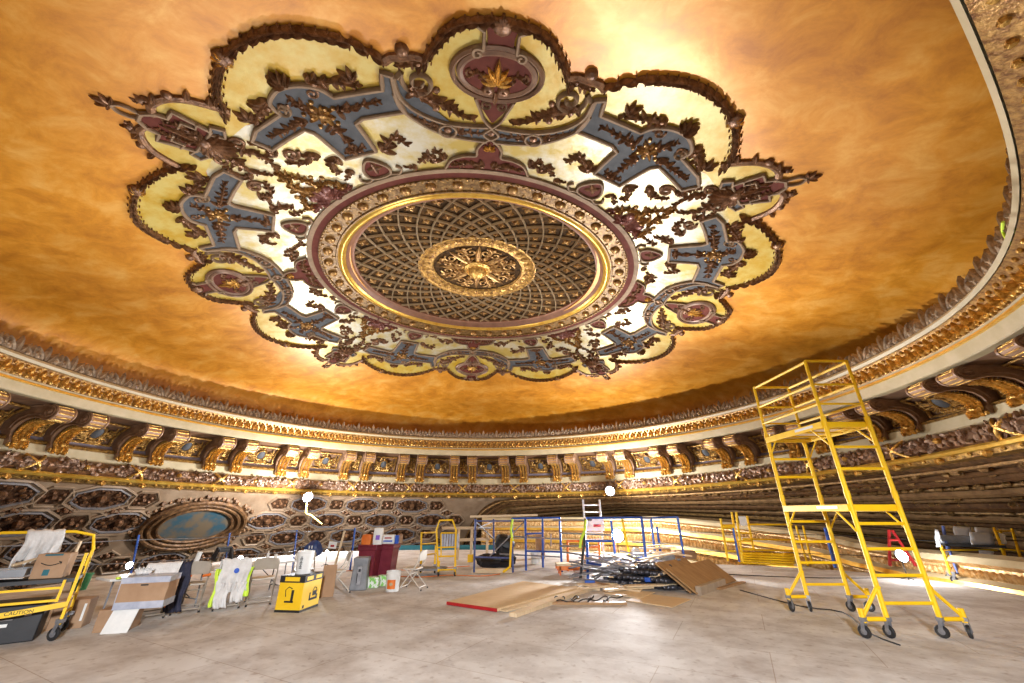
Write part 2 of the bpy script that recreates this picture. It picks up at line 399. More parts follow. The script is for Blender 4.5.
CROSS=[(7.68,13.7),(7.23,14.5),(6.85,14.2),(6.85,15.7),(6.88,21.5),(6.8,23.2),(5.93,23.8),(6.0,30.9),(6.95,30.9),(7.1,31.6),(7.1,35.4),(7.1,39.6),(7.5,40.2),(7.6,37.8),(7.6,31.9),(7.85,31.6),(7.98,29.6),(8.0,28.0),(7.92,25.7),(7.74,23.8),(7.5,23.0),(7.44,17.9),(7.43,15.8),(7.77,14.8)]
BIN=[(7.65,13.6),(7.2,13.9),(6.82,12.3),(6.5,8.6),(6.40,4.2),(6.42,.6)]
BOUT=[(7.3,14.6),(6.95,14.6),(6.62,13.2),(6.26,10.2),(6.05,5.9),(5.98,.6)]
WC=[(8.66,0),(8.62,2.4),(8.52,4.6),(8.33,6.2),(8.11,7.7),(7.9,8.8)]
WX=[(7.94,13.6),(8.15,14.9),(8.34,16.4),(8.52,18.2),(8.67,20.1),(8.78,22.2),(8.84,24.6),(8.83,27.7),(8.76,30.3),(8.63,32.7),(8.45,35.3),(8.2,37.4)]
TU=[(8.08,37.2),(8.45,38.4),(8.75,39.4),(8.93,40.9),(8.98,42.6),(8.9,44)]
def P_(L,f): return [f(pr(*x)) for x in L]
def wreath(mb,path,s=1.0):
    s*=.68
    s/=.68; P=catmull(path,.205*s)
    k=len(P); ribbon(mb,P,.06*s,.16)
    for i,p in enumerate(P):
        d=P[min(i+1,k-1)]-P[max(i-1,0)]; a=math.atan2(d.y,d.x); sd=V(-math.sin(a),math.cos(a))
        for sg in (-1,1):
            leaf(mb,p+sd*sg*.02*s+V(math.cos(a),math.sin(a))*(.10*s if sg>0 else 0),a+sg*.30,.235*s,.10*s,.20*s,.04,bend=sg*.25,tipup=.12*s)
            bud(mb,p+sd*sg*.10*s,.018*s,.14,.02,0,5)
for j in range(4):
    # cartouche on each axis
    f=sym(j,0); g=lambda u,w: f(V(u,w))
    mb=MB(); slab(mb,[g(7.68+.40*math.cos(t*pi/16),.60*math.sin(t*pi/16)) for t in range(32)],.05,.05)
    slab(mb,[g(8.0,-.2),g(8.0,.2),g(8.42,.21),g(8.6,.27),g(8.6,-.27),g(8.42,-.21)],.06,.05)
    slab(mb,[g(7.3,-.42),g(7.3,.42),g(6.95,.26),g(6.55,.02),g(6.55,-.02),g(6.95,-.26)],.06,.05)
    ca=mb.build('cartouche','maroon',MED)
    mb=MB(); el=lambda a,b:[g(7.68+a*math.cos(t*pi/24),b*math.sin(t*pi/24)) for t in range(48)]
    ribbon(mb,el(.44,.65),.12,.16,.03,True); ribbon(mb,el(.55,.78),.10,.2,.03,True)
    mb.build('oval_frame','brown',ca)
    mb=MB()
    for sg in (-1,1):
        ribbon(mb,dens([g(8.56,sg*.38),g(8.5,sg*.27),g(8.16,sg*.27)],.1)+spiral(g(8.1,sg*.36),.11,math.atan2(*(g(8.16,sg*.27)-g(8.1,sg*.36)).yx),1.2,.03,14,sg if True else 1),.06,.16,.08,flat=True)
        ribbon(mb,catmull([g(7.15,sg*.36),g(6.9,sg*.27),g(6.6,sg*.16),g(6.38,sg*-.02),g(6.2,sg*-.15),g(6.05,0)],.06),.06,.17,.05,flat=True)
        ribbon(mb,catmull([g(6.08,0),g(5.95,sg*.14),g(5.72,sg*.26),g(5.5,sg*.27),g(5.46,sg*.5),g(5.3,sg*.78),g(4.98,sg*.92)],.06),.06,.17,.05,flat=True)
        ribbon(mb,spiral(g(7.0,sg*.13),.13,math.atan2(*(g(1,0)-g(0,0)).yx),1.2,.03,14,sg),.04,.14,.08)
    mb.build('scroll_border','tan',ca)
    mb=MB()
    fan(mb,g(7.5,0),math.atan2(*(g(1,0)-g(0,0)).yx),.42,.15,.14,7,2.6,.1)
    leaf(mb,g(7.52,0),math.atan2(*(g(1,0)-g(0,0)).yx),.52,.14,.2,.12)
    fan(mb,g(5.7,0),math.atan2(*(g(1,0)-g(0,0)).yx),.22,.08,.1,5,2.2,.12)
    mb.build('gilded_palmette','gold',ca)
    mb=MB()
    for sg in (-1,1):
        bud(mb,g(7.36,sg*.14),.12,.16,.08); bud(mb,g(7.36,sg*.14),.05,.2,.1)
        spray(mb,[g(7.55,sg*.16),g(7.72,sg*.33),g(7.62,sg*.5)],.1,.06,.08,.1,.1)
        ribbon(mb,spiral(g(7.68,sg*.47),.09,0,1.1,.03,12,sg),.04,.08,.1)
        spray(mb,[g(5.15,sg*.08),g(5.22,sg*.4),g(5.12,sg*.75)],.15,.09,.1,.1,.1)
    leaf(mb,g(7.32,0),math.atan2(*(g(-1,0)-g(0,0)).yx),.3,.16,.14,.1)
    bud(mb,g(6.22,0),.09,.12,.05); bud(mb,g(8.6,0),.16,.2,.1); fan(mb,g(8.6,0),0,.2,.12,.14,9,5.6,.12)
    mb.build('bronze_foliage','bronze',ca)
    mb=MB(); slab(mb,[g(5.98,0),g(5.72,.22),g(5.5,.25),g(5.42,.5),g(5.28,.74),g(4.97,.88),g(5.0,0),g(4.97,-.88),g(5.28,-.74),g(5.42,-.5),g(5.5,-.25),g(5.72,-.22)],.05,.05)
    mb.build('inner_panel','maroon',ca)
    # 45 degree tip
    f45=(lambda jj: (lambda u,w: sym(jj,0)(V((u*math.cos(pi/4)-w*math.sin(pi/4)),(u*math.sin(pi/4)+w*math.cos(pi/4))))))(j); h=f45
    hd=lambda s=1: math.atan2(*(h(s,0)-h(0,0)).yx)
    half=[(8.1,.36),(8.72,.48),(8.73,.26),(8.9,.24),(9.06,.1)]
    poly=[h(*x) for x in half]+[h(x,-y) for x,y in half[::-1]]
    mb=MB(); slab(mb,poly,.05,.05); tp=mb.build('corner_panel','maroon',MED)
    mb=MB(); ribbon(mb,dens(poly,.1,True),.07,.16,.05,True,flat=True)
    for sg in (-1,1):
        ribbon(mb,catmull([h(9.02,sg*.05),h(9.15,sg*.1),h(9.32,sg*.1),h(9.42,0)],.05),.05,.14,.02,flat=True)
        ribbon(mb,dens([h(8.1,sg*.28),h(8.15,sg*.5),h(7.95,sg*.56),h(7.86,sg*.36)],.07,True),.06,.16,.05,True,flat=True)
        ribbon(mb,dens([h(8.35,sg*.44),h(8.33,sg*.3),h(8.55,sg*.3),h(8.55,sg*.12)],.07),.05,.14,.1,flat=True)
    mb.build('strap_border','tan',tp)
    mb=MB()
    for sg in (-1,1): slab(mb,[h(8.1,sg*.28),h(8.15,sg*.5),h(7.95,sg*.56),h(7.86,sg*.36)],.05,.05)
    mb.build('slate_tab','slate',tp)
    mb=MB()
    fan(mb,h(8.1,0),hd(-1),.62,.2,.22,9,2.2,.08); fan(mb,h(8.12,0),hd(1),.42,.1,.16,5,1.6,.12); bud(mb,h(8.1,0),.15,.26,.1)
    leaf(mb,h(8.2,0),hd(1),.6,.12,.14,.12); fan(mb,h(9.42,0),hd(1),.26,.1,.12,5,2.6,.03)
    for sg in (-1,1):
        spray(mb,[h(8.25,sg*.1),h(8.55,sg*.2),h(8.75,sg*.14)],.14,.08,.1,.12,.12)
        ribbon(mb,spiral(h(7.62,sg*.34),.16,hd(1),1.3,.04,16,sg),.07,.12,.04); spray(mb,[h(7.5,sg*.2),h(7.1,sg*.3),h(6.7,sg*.16)],.17,.1,.11,.13,.04)
        spray(mb,[h(6.9,sg*.5),h(7.25,sg*.62),h(7.45,sg*.5)],.15,.1,.11,.13,.04)
        wr=catmull([h(8.02,sg*1.1),h(8.42,sg*.99),h(8.7,sg*.86),h(8.9,sg*.65),h(8.98,sg*.38),h(8.9,sg*.16)],.11)
        ribbon(mb,wr,.15,.18,.02)
        for t in (3,6,len(wr)-4): leaf(mb,wr[t],hd(1)+sg*1.3,.25,.13,.16,.05)
        bud(mb,h(8.86,sg*.82),.09,.18); bud(mb,h(9.12,sg*.42),.07,.15); 
        spray(mb,[h(9.0,sg*.5),h(9.14,sg*.36)],.14,.08,.1,.1)
    mb.build('shell_and_foliage','bronze',tp)
    mb=MB()
    for k in range(11): leaf(mb,h(5.12,0),hd(1)+(k/10-.5)*2.6,.62-.25*abs(k/5-1),.2,.18,.05)
    for sg in (-1,1): spray(mb,[h(5.1,sg*.12),h(5.2,sg*.4),h(5.12,sg*.66)],.22,.13,.14,.12,.05); bud(mb,h(5.45,sg*.25),.13,.2,.05)
    c5=mb.build('maroon_acanthus',mat('maroon_leaf',(.13,.035,.025),(.26,.10,.07),.35,.2,6,.2,20) if j==0 else 'mleaf',MED)
    if j==0: M['mleaf']=c5.data.materials[0]
    mb=MB(); 
    for sg in (-1,1):
        spray(mb,[h(5.5,sg*.05),h(5.85,sg*.22),h(6.25,sg*.12),h(6.6,0)],.2,.11,.12,.12,.03)
        spray(mb,[h(5.2,sg*.62),h(5.5,sg*.55),h(5.7,sg*.32)],.15,.09,.11,.11,.08)
        bud(mb,h(5.75,sg*.5),.07,.12); bud(mb,h(5.95,sg*.36),.06,.1)
    mb.build('bronze_spray','bronzegold',c5)
    for m in (0,1):
        f=sym(j,m); q=lambda r,a: f(pr(r,a))
        mb=MB(); slab(mb,P_(CROSS,f),.05,.06); cr=mb.build('strapwork_cross','slate',MED)
        mb=MB(); Cp=P_(CROSS,f); 
        loop=dens(Cp[:13],.1)[:-1]+dens(Cp[12:15],.1)[:-1]+catmull(Cp[14:21],.07)[:-1]+dens(Cp[20:]+[Cp[0]],.1)[:-1]
        ribbon(mb,loop,.085,.19,.04,True,flat=True)
        # scrolled side tabs of the cross head
        ribbon(mb,spiral(q(7.62,31.2),.16,0,1.4,.04,18,1),.06,.15,.1)
        mb.build('tan_border','tan',cr)
        cc=pr(7.24,26.9); mb=MB()
        ctr=f(cc)
        for k in range(8): leaf(mb,ctr,k*pi/4+.2,.34 if k%2 else .26,.13,.13,.1,tipup=.08)
        bud(mb,ctr,.09,.2,.1)
        for k in range(5):
            aa=k*2*pi/5; 
            for rr in (.2,.32): bud(mb,ctr+V(math.cos(aa+rr*3),math.sin(aa+rr*3))*rr,.05,.14,.1,0,6)
        mb.build('gilt_rosette','bronzegold',cr)
        mb=MB()
        for en in ((7.2,17.6),(6.22,27.4),(7.35,37.2),(7.75,28.6)):
            e=pr(*en); s0=cc.lerp(e,.28); spray(mb,[f(s0),f(cc.lerp(e,.62)),f(e)],.17,.085,.11,.14,.1)
            if en[0]<7: 
                for a in (25.6,29.3): leaf(mb,q(6.15,a),0,.14,.1,.1,.1); spray(mb,[q(6.12,27.4),q(6.14,a)],.12,.08,.1,.1,.1)
        for a in (25.3,30.6): ribbon(mb,spiral(q(7.7,a),.12,1,1.2,.03,14),.05,.1,.1)
        mb.build('bronze_foliage','bronze',cr)
        hv=lambda p,s: math.atan2(*(f(p+s)-f(p)).yx)
        # shell and flanking leaves on the head
        mb=MB(); p=pr(8.0,27.4); u_=p.normalized(); t_=V(-u_.y,u_.x)
        fan(mb,f(p),hv(p,u_),.34,.12,.24,7,2.0,.06)
        for a0,a1,r0_,r1_ in ((24.5,19.0,7.95,7.6),(31.5,36.5,7.9,7.7)):
            spray(mb,[q(r0_,a0),q((r0_+r1_)/2+.02,(a0+a1)/2),q(r1_,a1)],.2,.12,.14,.12,.03)
            s1=pr(r1_+.08,a1); fan(mb,f(s1),hv(s1,u_),.34,.13,.16,4,1.5,.03)
        mb.build('shell_ornament','bronze',cr)
        # garlands
        mb=MB(); wreath(mb,P_(WX,f)); bud(mb,q(8.8,30),.16,.24,.05)
        mb.build('scallop_garland','bronze',MED)
        mb=MB(); wreath(mb,P_(WC,f),.95)
        ribbon(mb,catmull(P_([(7.9,8.8),(7.98,10.2),(7.98,11.6),(8.0,12.8),(7.92,14.0)],f),.08),.16,.2)
        bud(mb,q(8.12,11.2),.12,.25); spray(mb,P_([(7.92,9.2),(7.86,10.6),(7.84,12.2)],f),.18,.11,.13,.13)
        mb.build('cartouche_garland','bronze',MED)
        mb=MB(); fan(mb,q(8.79,29.6),hv(pr(8.6,30),pr(1,120)),.24,.1,.16,5,2.2,.14); mb.build('gilt_clasp','gold',MED)
        # band under the cartouche
        mb=MB(); slab(mb,P_(BIN,f)+P_(BOUT[::-1],f),.04,.05); bd=mb.build('curved_band','slate',MED)
        mb=MB(); ribbon(mb,catmull(P_(BIN,f),.08),.075,.19,.03,flat=True); ribbon(mb,catmull(P_(BOUT,f),.08),.075,.19,.03,flat=True)
        ribbon(mb,[q(6.28,8.0)+V(math.cos(t*pi/8),math.sin(t*pi/8))*.17 for t in range(16)],.06,.2,.05,True,flat=True)
        ribbon(mb,catmull(P_([(7.62,13.2),(7.72,12.2)],f),.08)+spiral(q(7.48,10.5),.33,hv(pr(7.48,10.5),pr(.2,60)),1.6,.05,30,1 if not m else -1),.085,.2,.03)
        mb.build('tan_scroll','tan',bd)
        mb=MB(); bud(mb,q(6.28,8.0),.09,.14,.07)
        for a,b in ((6.6,1.6),(9.6,13.4)):
            L=[(lin([(0,6.2),(6,6.22),(10.4,6.4),(13.2,6.72)],x),x) for x in (a,(a+b)/2,b)]
            spray(mb,P_(L,f),.14,.08,.08,.14,.07)
        spray(mb,P_([(7.42,11.9),(7.2,11.0),(7.02,8.6),(6.78,6.4),(6.6,3.6)],f),.24,.13,.14,.13,.02,taper=.45)
        bud(mb,q(6.85,9.2),.08,.14); bud(mb,q(7.28,8.4),.07,.13); spray(mb,P_([(7.2,10.4),(7.26,9.0)],f),.16,.1,.1,.1,.02)
        mb.build('acanthus_scroll','bronze',bd)
        # tab beside the disc
        mb=MB(); T=[q(5.12,25.0),q(5.35,24.0),q(5.62,25.6),q(5.74,27.2),q(5.62,28.9),q(5.35,30.4),q(5.12,29.4)]
        slab(mb,T,.04,.04); tb=mb.build('quatrefoil_tab','maroon',MED)
        mb=MB(); ribbon(mb,catmull(T,.07,True),.065,.17,.04,True,flat=True)
        ribbon(mb,catmull(P_([(5.12,24.6),(5.06,22.6),(5.2,21.4),(5.32,22.2)],f),.06),.06,.15,.03,flat=True)
        ribbon(mb,catmull(P_([(5.12,29.8),(5.06,31.8),(5.2,33.0),(5.32,32.2)],f),.06),.06,.15,.03,flat=True)
        mb.build('tan_border','tan',tb)
        mb=MB()
        for k in range(4): leaf(mb,q(5.42,27.2),R_(27)+k*pi/2+pi/4,.2,.13,.1,.08)
        # loose sprays on the silver field
        spray(mb,P_([(5.86,22.6),(6.05,20.6),(6.2,18.4),(5.95,17.2)],f),.2,.12,.13,.12,.02)
        spray(mb,P_([(6.1,32.3),(5.98,34.5),(5.7,35.8)],f),.18,.11,.12,.12,.02)
        spray(mb,P_([(5.6,32.5),(5.4,35.6)],f),.13,.09,.1,.11,.02)
        ribbon(mb,spiral(q(6.75,38.6),.2,1,1.4,.05,18,1 if m else -1),.09,.15,.02); spray(mb,P_([(6.5,35.4),(6.35,38.2),(6.6,40.6)],f),.17,.11,.12,.12,.02)
        spray(mb,P_([(5.25,12.5),(5.5,13.5),(5.3,16.2)],f),.16,.1,.11,.12,.02); spray(mb,P_([(5.35,9.8),(5.62,11.6)],f),.16,.1,.11,.12,.02)
        spray(mb,P_([(5.15,17.5),(5.2,20)],f),.12,.08,.09,.12,.02)
        mb.build('bronze_foliage','bronze',tb)

# ------------------------------------------------------------------ ring cornice
K=V(-1.8,12.2)
def dR(a):
    "the ring is not quite round: flatter on the side towards the viewer"
    d=abs((math.degrees(a)+57+180)%360-180); t=max(0,min(1,1-d/42)); return -.85*t*t*(3-2*t)
def dz(a,z):
    if z>3.2: return 0
    c=math.cos(a); return min(1,(3.2-z)/1.2)*((.42 if c>0 else .14)*max(0,1-math.sin(a)))*(1 if z>.5 else max(0,1+(z-.5)*.5))
def RC(a,r,z):
    r+=dR(a)*max(.25,min(1,(z-3.2)/.9)); z+=dz(a,z); return V(K.x+r*math.cos(a),K.y+r*math.sin(a),z+EYE)
A0,A1=R_(-100),R_(260)       # the full circle
def sweep(name,prof,m,a0=A0,a1=A1,n=220,parent=None,angle=30):
    mb=MB(); full=abs((a1-a0)-2*pi)<1e-4; k=len(prof); N=n if full else n+1
    for i in range(N):
        a=a0+(a1-a0)*i/n
        for r,z in prof: mb.v.append(tuple(RC(a,r,z)))
    for i in range(n):
        for j in range(k-1): mb.f.append((i*k+j,i*k+j+1,((i+1)%N)*k+j+1,((i+1)%N)*k+j)); mb.m.append(0)
    return mb.build(name,m,parent,angle=angle)
def rleaf(mb,a,r,z,up,out,side,L,Wd,H,bend=0,tipup=0,mi=0):
    "relief leaf in ring coordinates: up/side are directions on the band surface, out is its normal"
    P=RC(a,r,z); K_=5; vs=[]
    for i in range(K_+1):
        q=i/K_; w=Wd*.5*math.sin(pi*min(1,.15+q*.85))**.8; h=H*(.35+.65*math.sin(pi*min(1,q*.9+.1)))+tipup*q**3
        c=P+up*(L*q)+side*(bend*L*q*q)
        if i==K_: w=.001; h=max(.3*H,tipup)
        vs+=[c-side*w,c-side*w*.45+out*h,c+out*h*.6,c+side*w*.45+out*h,c+side*w]
    mb.add(vs,[(i*5+j,i*5+j+1,(i+1)*5+j+1,(i+1)*5+j) for i in range(K_) for j in range(4)],mi)
def rfr(a): 
    er=V(math.cos(a),math.sin(a),0); return er,V(-math.sin(a),math.cos(a),0)
UP=V(0,0,1)
VIS0,VIS1=R_(-75),R_(205)     # the stretch of ring the camera can see, with a margin
CORN=tag(sweep('trim_1',[(12.9,4.22),(12.75,4.2),(12.7,4.26),(12.58,4.26),(12.52,4.18),(12.56,4.1)],'cream'),'cream fillet and shelf at the foot of the dome',kind='structure')
sweep('cove_shelf',[(14.4,4.25),(12.9,4.22)],mat('shade_dark_shelf',(.06,.03,.015),(.10,.05,.02),.8,0,4),parent=CORN)  # shelf coloured dark to deepen the shade behind the crest
# crest of palmettes
mb=MB(); NC=96
for i in range(NC):
    a=2*pi*i/NC
    for k in range(-2,3):
        aa=a; er,et=rfr(aa); up=(UP*math.cos(k*.5)+et*math.sin(k*.5)); sd=up.cross(-er)
        rleaf(mb,aa+k*.006,12.72,4.26,up,-er,sd,.54-.06*abs(k),.18,.10,0,.05)
    aa=a+pi/NC; er,et=rfr(aa)
    for k in (-1,0,1):
        up=(UP*math.cos(k*.6)+et*math.sin(k*.6)); rleaf(mb,aa,12.72,4.26,up,-er,up.cross(-er),.42-.05*abs(k),.16,.10,0,.05)
    for s_ in (-1,1):
        mb.ball(RC(a+s_*.022,12.66,4.36),.07,n=6)
mb.build('leaf_crest','crest',CORN)
sweep('crest_backing',[(12.76,4.24),(12.76,4.58),(12.86,4.58),(12.86,4.24)],'crest',parent=CORN)
# gold leaf band
B=tag(sweep('trim_2',[(12.58,4.1),(12.62,4.06),(12.80,3.70),(12.78,3.68)],'bronzegold'),'gilded leaf-and-dart band below the crest',kind='structure')
mb=MB(); NB=230
for i in range(NB):
    a=2*pi*i/NB; er,et=rfr(a)
    up0=(UP-er*.45).normalized(); n0=(-er-UP*.45).normalized(); rleaf(mb,a,12.79,3.72,up0,n0,et,.36,.22,.10,0,.05)
    for s_ in (-1,1): 
        up=(up0*.75+et*.66*s_).normalized(); rleaf(mb,a,12.76,3.80,up,n0,up.cross(n0),.2,.1,.15,0,.07)
    mb.ball(RC(a+pi/NB,12.74,3.76),.055,n=6); mb.ball(RC(a+pi/NB,12.62,4.0),.05,n=6)
mb.build('leaf_and_dart','gold',B)
# cream fascia with gilt line
FA=tag(sweep('trim_3',[(12.735,3.62),(12.70,3.61),(12.69,3.56),(12.74,3.54)],'goldbright'),'thin bright gold line above the cream fascia',kind='structure')
FB=tag(sweep('trim_4',[(12.80,3.69),(12.74,3.68),(12.74,3.50),(12.77,3.27),(12.80,3.25),(13.25,3.27)],'cream'),'broad smooth cream fascia of the cornice',kind='structure')
# coved frieze behind the brackets
FZ=tag(sweep('trim_5',[(13.0,3.27),(13.7,3.2),(14.15,2.98),(14.42,2.66),(14.46,2.36),(14.40,2.24)],'brown',angle=60),'brown coved frieze between the scroll brackets',kind='structure')
sweep('mauve_fillet',[(14.42,2.30),(14.34,2.20),(14.22,2.12)],'mauve',parent=FZ)
sweep('gold_bead',[(14.24,2.14),(14.14,2.13),(14.08,2.07),(14.14,2.01),(14.18,2.0)],'oldgold',parent=FZ)
LB=tag(sweep('trim_6',[(14.18,2.02),(14.12,1.98),(14.08,1.68),(14.02,1.62)],'cream'),'cream band under the brackets',kind='structure')
GA=tag(sweep('trim_7',[(14.02,1.63)]+[(14.0-.2*math.sin(pi*i/8),1.62-.46*i/8) for i in range(9)],'bronze',angle=70),'roll of dark fruit and leaf garland round the cornice foot',kind='structure')
GE=tag(sweep('trim_8',[(14.0,1.17),(13.90,1.15),(13.86,1.09),(13.90,1.02),(13.98,1.0)],'goldbright'),'gilded edge moulding at the bottom of the cornice',kind='structure')
SF=tag(sweep('trim_9',[(13.98,1.02),(14.04,.96),(14.08,.90),(14.2,.88),(14.4,.86)],'oldgold'),'carved under-edge of the cornice',kind='structure')
mb=MB()
for i in range(150):
    a=VIS0+(VIS1-VIS0)*i/150; er,et=rfr(a); mb.ball(RC(a,14.02,.97),.06,(1,1,.8),6)
    if i%3==0: rleaf(mb,a,14.02,.98,-UP,-er,et,.16,.3,.08,0,.05)
mb.build('carved_drops','gold',SF)
# garland fruit and leaves
mb=MB(); mg=MB(); PER=27; STEP=2*pi/PER; AOF=R_(88.6)
gp=lambda t:(14.0-.2*math.sin(pi*t),1.62-.46*t)
for i in range(1500):
    a=VIS0+(VIS1-VIS0)*random.random(); t=random.uniform(.1,.9); r,z=gp(t); er,et=rfr(a)
    nrm=(-er*math.sin(pi*t)+UP*math.cos(pi*t)*.8).normalized(); th=random.uniform(0,2*pi); tz=nrm.cross(et).normalized(); d=(et*math.cos(th)*1.4+tz*math.sin(th)).normalized()
    rleaf(mb,a,r,z,d,nrm,nrm.cross(d),random.uniform(.12,.22),random.uniform(.08,.13),.07,random.uniform(-.3,.3),.08)
for i in range(800):
    a=VIS0+(VIS1-VIS0)*random.random(); t=random.uniform(.15,.85); r,z=gp(t); mb.ball(RC(a,r-.03,z),random.uniform(.045,.09),(1,1,1),6)
mb.build('fruit_and_leaf','garl' if False else mat('garland_bronze',(.15,.08,.05),(.46,.30,.20),.38,.3,7,.3,20),GA)
for k in range(-12,17):
    a=AOF+(k+.5)*STEP
    for s_ in (-1,1):
        pts=[RC(a+s_*(-.016+.032*t/6)*1.2,gp(t/6)[0]-.07,gp(t/6)[1]) for t in range(7)]
        mg.tube(pts,.055,6)
    a=AOF+k*STEP
    mg.ball(RC(a+.01,13.75,1.40),.09,(1.3,1,1),8)
mg.build('ribbon_tie','gold',GA)
# scroll brackets ----------------------------------------------------
def bracket_profile():
    "side outline of the console in (radius, z): returns list of (r,z) outer and inner curves"
    front=[]; c=(13.05,2.96)
    for t in range(15):      # volute
        th=R_(95)+R_(215)*t/14; front.append((c[0]+.27*math.cos(th),c[1]+.27*math.sin(th)))
    front+=[(13.42,2.78),(13.66,2.74),(13.86,2.62),(13.99,2.44),(14.04,2.28),(14.02,2.14),(13.96,2.02),(14.0,1.84)]
    back=[(14.12,1.82),(14.18,2.02),(14.36,2.16),(14.46,2.34),(14.44,2.66),(14.2,2.98),(13.75,3.2),(13.3,3.25)]
    return front,back
front,back=bracket_profile()
def make_bracket():
    root=None; hw=.27
    mb=MB(); P=front+back; n=len(P)
    tri=geometry.tessellate_polygon([[V(r,z,0) for r,z in P]])
    vs=[V(r-12.3,-hw,z) for r,z in P]+[V(r-12.3,hw,z) for r,z in P]
    fs=[(i,(i+1)%n,n+(i+1)%n,n+i) for i in range(n)]+[tuple(t) for t in tri]+[tuple(n+x for x in t[::-1]) for t in tri]
    mb.add(vs,fs)
    # volute spirals and edge fillets on both cheeks
    for s_ in (-1,1):
        sp=[V(13.05-12.3+ (.22-.18*t/26)*math.cos(R_(90)-s_*0+t*.36), s_*(hw+.005), 2.96+(.21-.17*t/26)*math.sin(R_(90)+t*.36)) for t in range(27)]
        mb.tube(sp,.032,5)
        mb.tube([V(r-12.3,s_*hw,z) for r,z in front[:-3]],.035,5)
        mb.ball(V(13.05-12.3,s_*hw,2.96),.07,n=8)
        mb.tube([V(r-12.3+.1,s_*(hw+.0),z+.12) for r,z in front[14:20]],.028,5); mb.tube([V(r-12.3+.02,s_*hw,z-.04) for r,z in back[3:]],.03,5)
    b=mb.build('console_bracket',mat('bracket_brown',(.20,.105,.055),(.33,.19,.11),.45,.1,4),angle=45)
    mb=MB()   # gilded ribs across the volute front and leaf down the stem
    for t in range(2,15,1):
        r,z=front[t]; (t%2==0) and mb.tube([V(r-12.3,-hw+.05,z),V(r-12.3,hw-.05,z)],.026,6)
    pts=front[15:]
    for i,(r,z) in enumerate(catmull([V(a,b) for a,b in pts],.07)):
        for s_ in (-1,0,1):
            d=V(-.5,s_*.55,-.8).normalized(); o=V(-.8,0,-.45).normalized(); w=d.cross(o).normalized(); o=w.cross(d)
            if o.x>0: o=-o
            K_=4; c0=V(r-12.3-.01,s_*.13,z); vv=[]
            for q in range(K_+1):
                t=q/K_; ww=.075*math.sin(pi*min(1,.2+t*.8)); hh=.08*(.4+.6*math.sin(pi*min(1,t+.1)))+.07*t**3; c=c0+d*.18*t
                vv+=[c-w*ww,c+o*hh,c+w*ww]
            mb.add(vv,[(x*3+y,x*3+y+1,(x+1)*3+y+1,(x+1)*3+y) for x in range(K_) for y in range(2)])
    for k in range(-3,4):    # drooping leaf foot
        mb.ball(V(13.95-12.3,k*.08,1.90-.02*abs(k)),.075,(.8,.6,2.0-.25*abs(k)),8)
    for s_ in (-1,1): mb.ball(V(13.94-12.3,s_*.15,2.04),.08,n=8)
    mb.ball(V(13.9-12.3,0,2.06),.1,n=8)
    g=mb.build('gilded_acanthus','gold',b)
    return b
br0=make_bracket(); first=True
COF=[]
def make_coffer(w,narrow):
    "ornament panel hung in the coved frieze, local x=radius-12.3, y=tangent, z=height"
    base=[(13.72,3.14),(14.10,2.93),(14.36,2.62),(14.40,2.34)]
    mb=MB()
    def at_(t,y,o=0):
        P=[V(a-12.3,0,b) for a,b in base]; L=t*(len(P)-1); i=min(int(L),len(P)-2); p=P[i].lerp(P[i+1],L-i); d=(P[i+1]-P[i]).normalized(); n=V(-d.z,0,d.x)*(-1)
        if n.x>0: n=-n
        return p+n*o+V(0,y,0)
    fr=.9 if not narrow else .0
    hw=w/2
    for (a,b) in (((0,-hw),(0,hw)),((1,-hw),(1,hw))):
        mb.tube([at_(a[0],a[1],.05),at_(b[0],b[1],.05)],.05,6)
    for s_ in (-1,1): mb.tube([at_(t/6,s_*hw,.05) for t in range(7)],.05,6)
    for i in range(26 if not narrow else 12):
        t=random.uniform(.1,.9); y=random.uniform(-hw*.85,hw*.85)
        mb.ball(at_(t,y,.03),.06,(1,1.2,1),6)
    for s_ in (-1,1):
        for k in range(7):
            th=k/6*2.4-.2; mb.tube([at_(.5+.10*math.cos(th),s_*hw*.30,.08),at_(.5+.34*math.cos(th),s_*hw*(.42+.4*math.sin(th)),.10),at_(.5+.40*math.cos(th+.3),s_*hw*(.42+.45*math.sin(th+.3)),.04)],.035,5)
    if narrow:
        mb.tube([at_(.15+.1*i,0,.08) for i in range(8)],.08,6,taper=[.5,1,.7,1.3,.8,1.4,1,.5])
    else:
        mb.tube([at_(.5+.30*math.cos(t*pi/8),.21*math.sin(t*pi/8),.1) for t in range(16)],.045,6,closed=True)
        for k in range(-2,3): mb.ball(at_(.9,k*.09,.08),.07,n=6)
    return mb,at_
def cof(w,narrow):
    mb,at_=make_coffer(w,narrow); o=mb.build('carved_panel','oldgold')
    if not narrow:
        m2=MB(); c=at_(.5,0,.06); d=(at_(.6,0)-at_(.4,0)).normalized(); n=V(-1,0,-.35).normalized(); y=V(0,1,0); vs=[]
        for a,b in ((1,0),(.8,.5),(.4,.85)):
            for j in range(12): vs.append(c+d*.30*a*math.cos(j*pi/6)+y*.19*a*math.sin(j*pi/6)+n*.12*b)
        vs.append(c+n*.12); m2.add(vs,[(i*12+j,i*12+(j+1)%12,(i+1)*12+(j+1)%12,(i+1)*12+j) for i in range(2) for j in range(12)]+[(24+j,24+(j+1)%12,36) for j in range(12)])
        m2.build('slate_medallion','slate',o)
    return o
cw=cof(1.35,False); cn=cof(.42,True)
def put(o,a,parent,fresh):
    c=copy_tree(o,parent) if not fresh else o
    c.parent=parent; sz=(3.23-1.82-dz(a,1.82))/(3.23-1.82); q=RC(a,14.0,2.3); c.location=V(q.x-1.7*math.cos(a),q.y-1.7*math.sin(a),EYE+3.23-sz*3.23); c.scale=(1,1,sz); c.rotation_euler=(0,0,a); return c
used=[False,False,False]
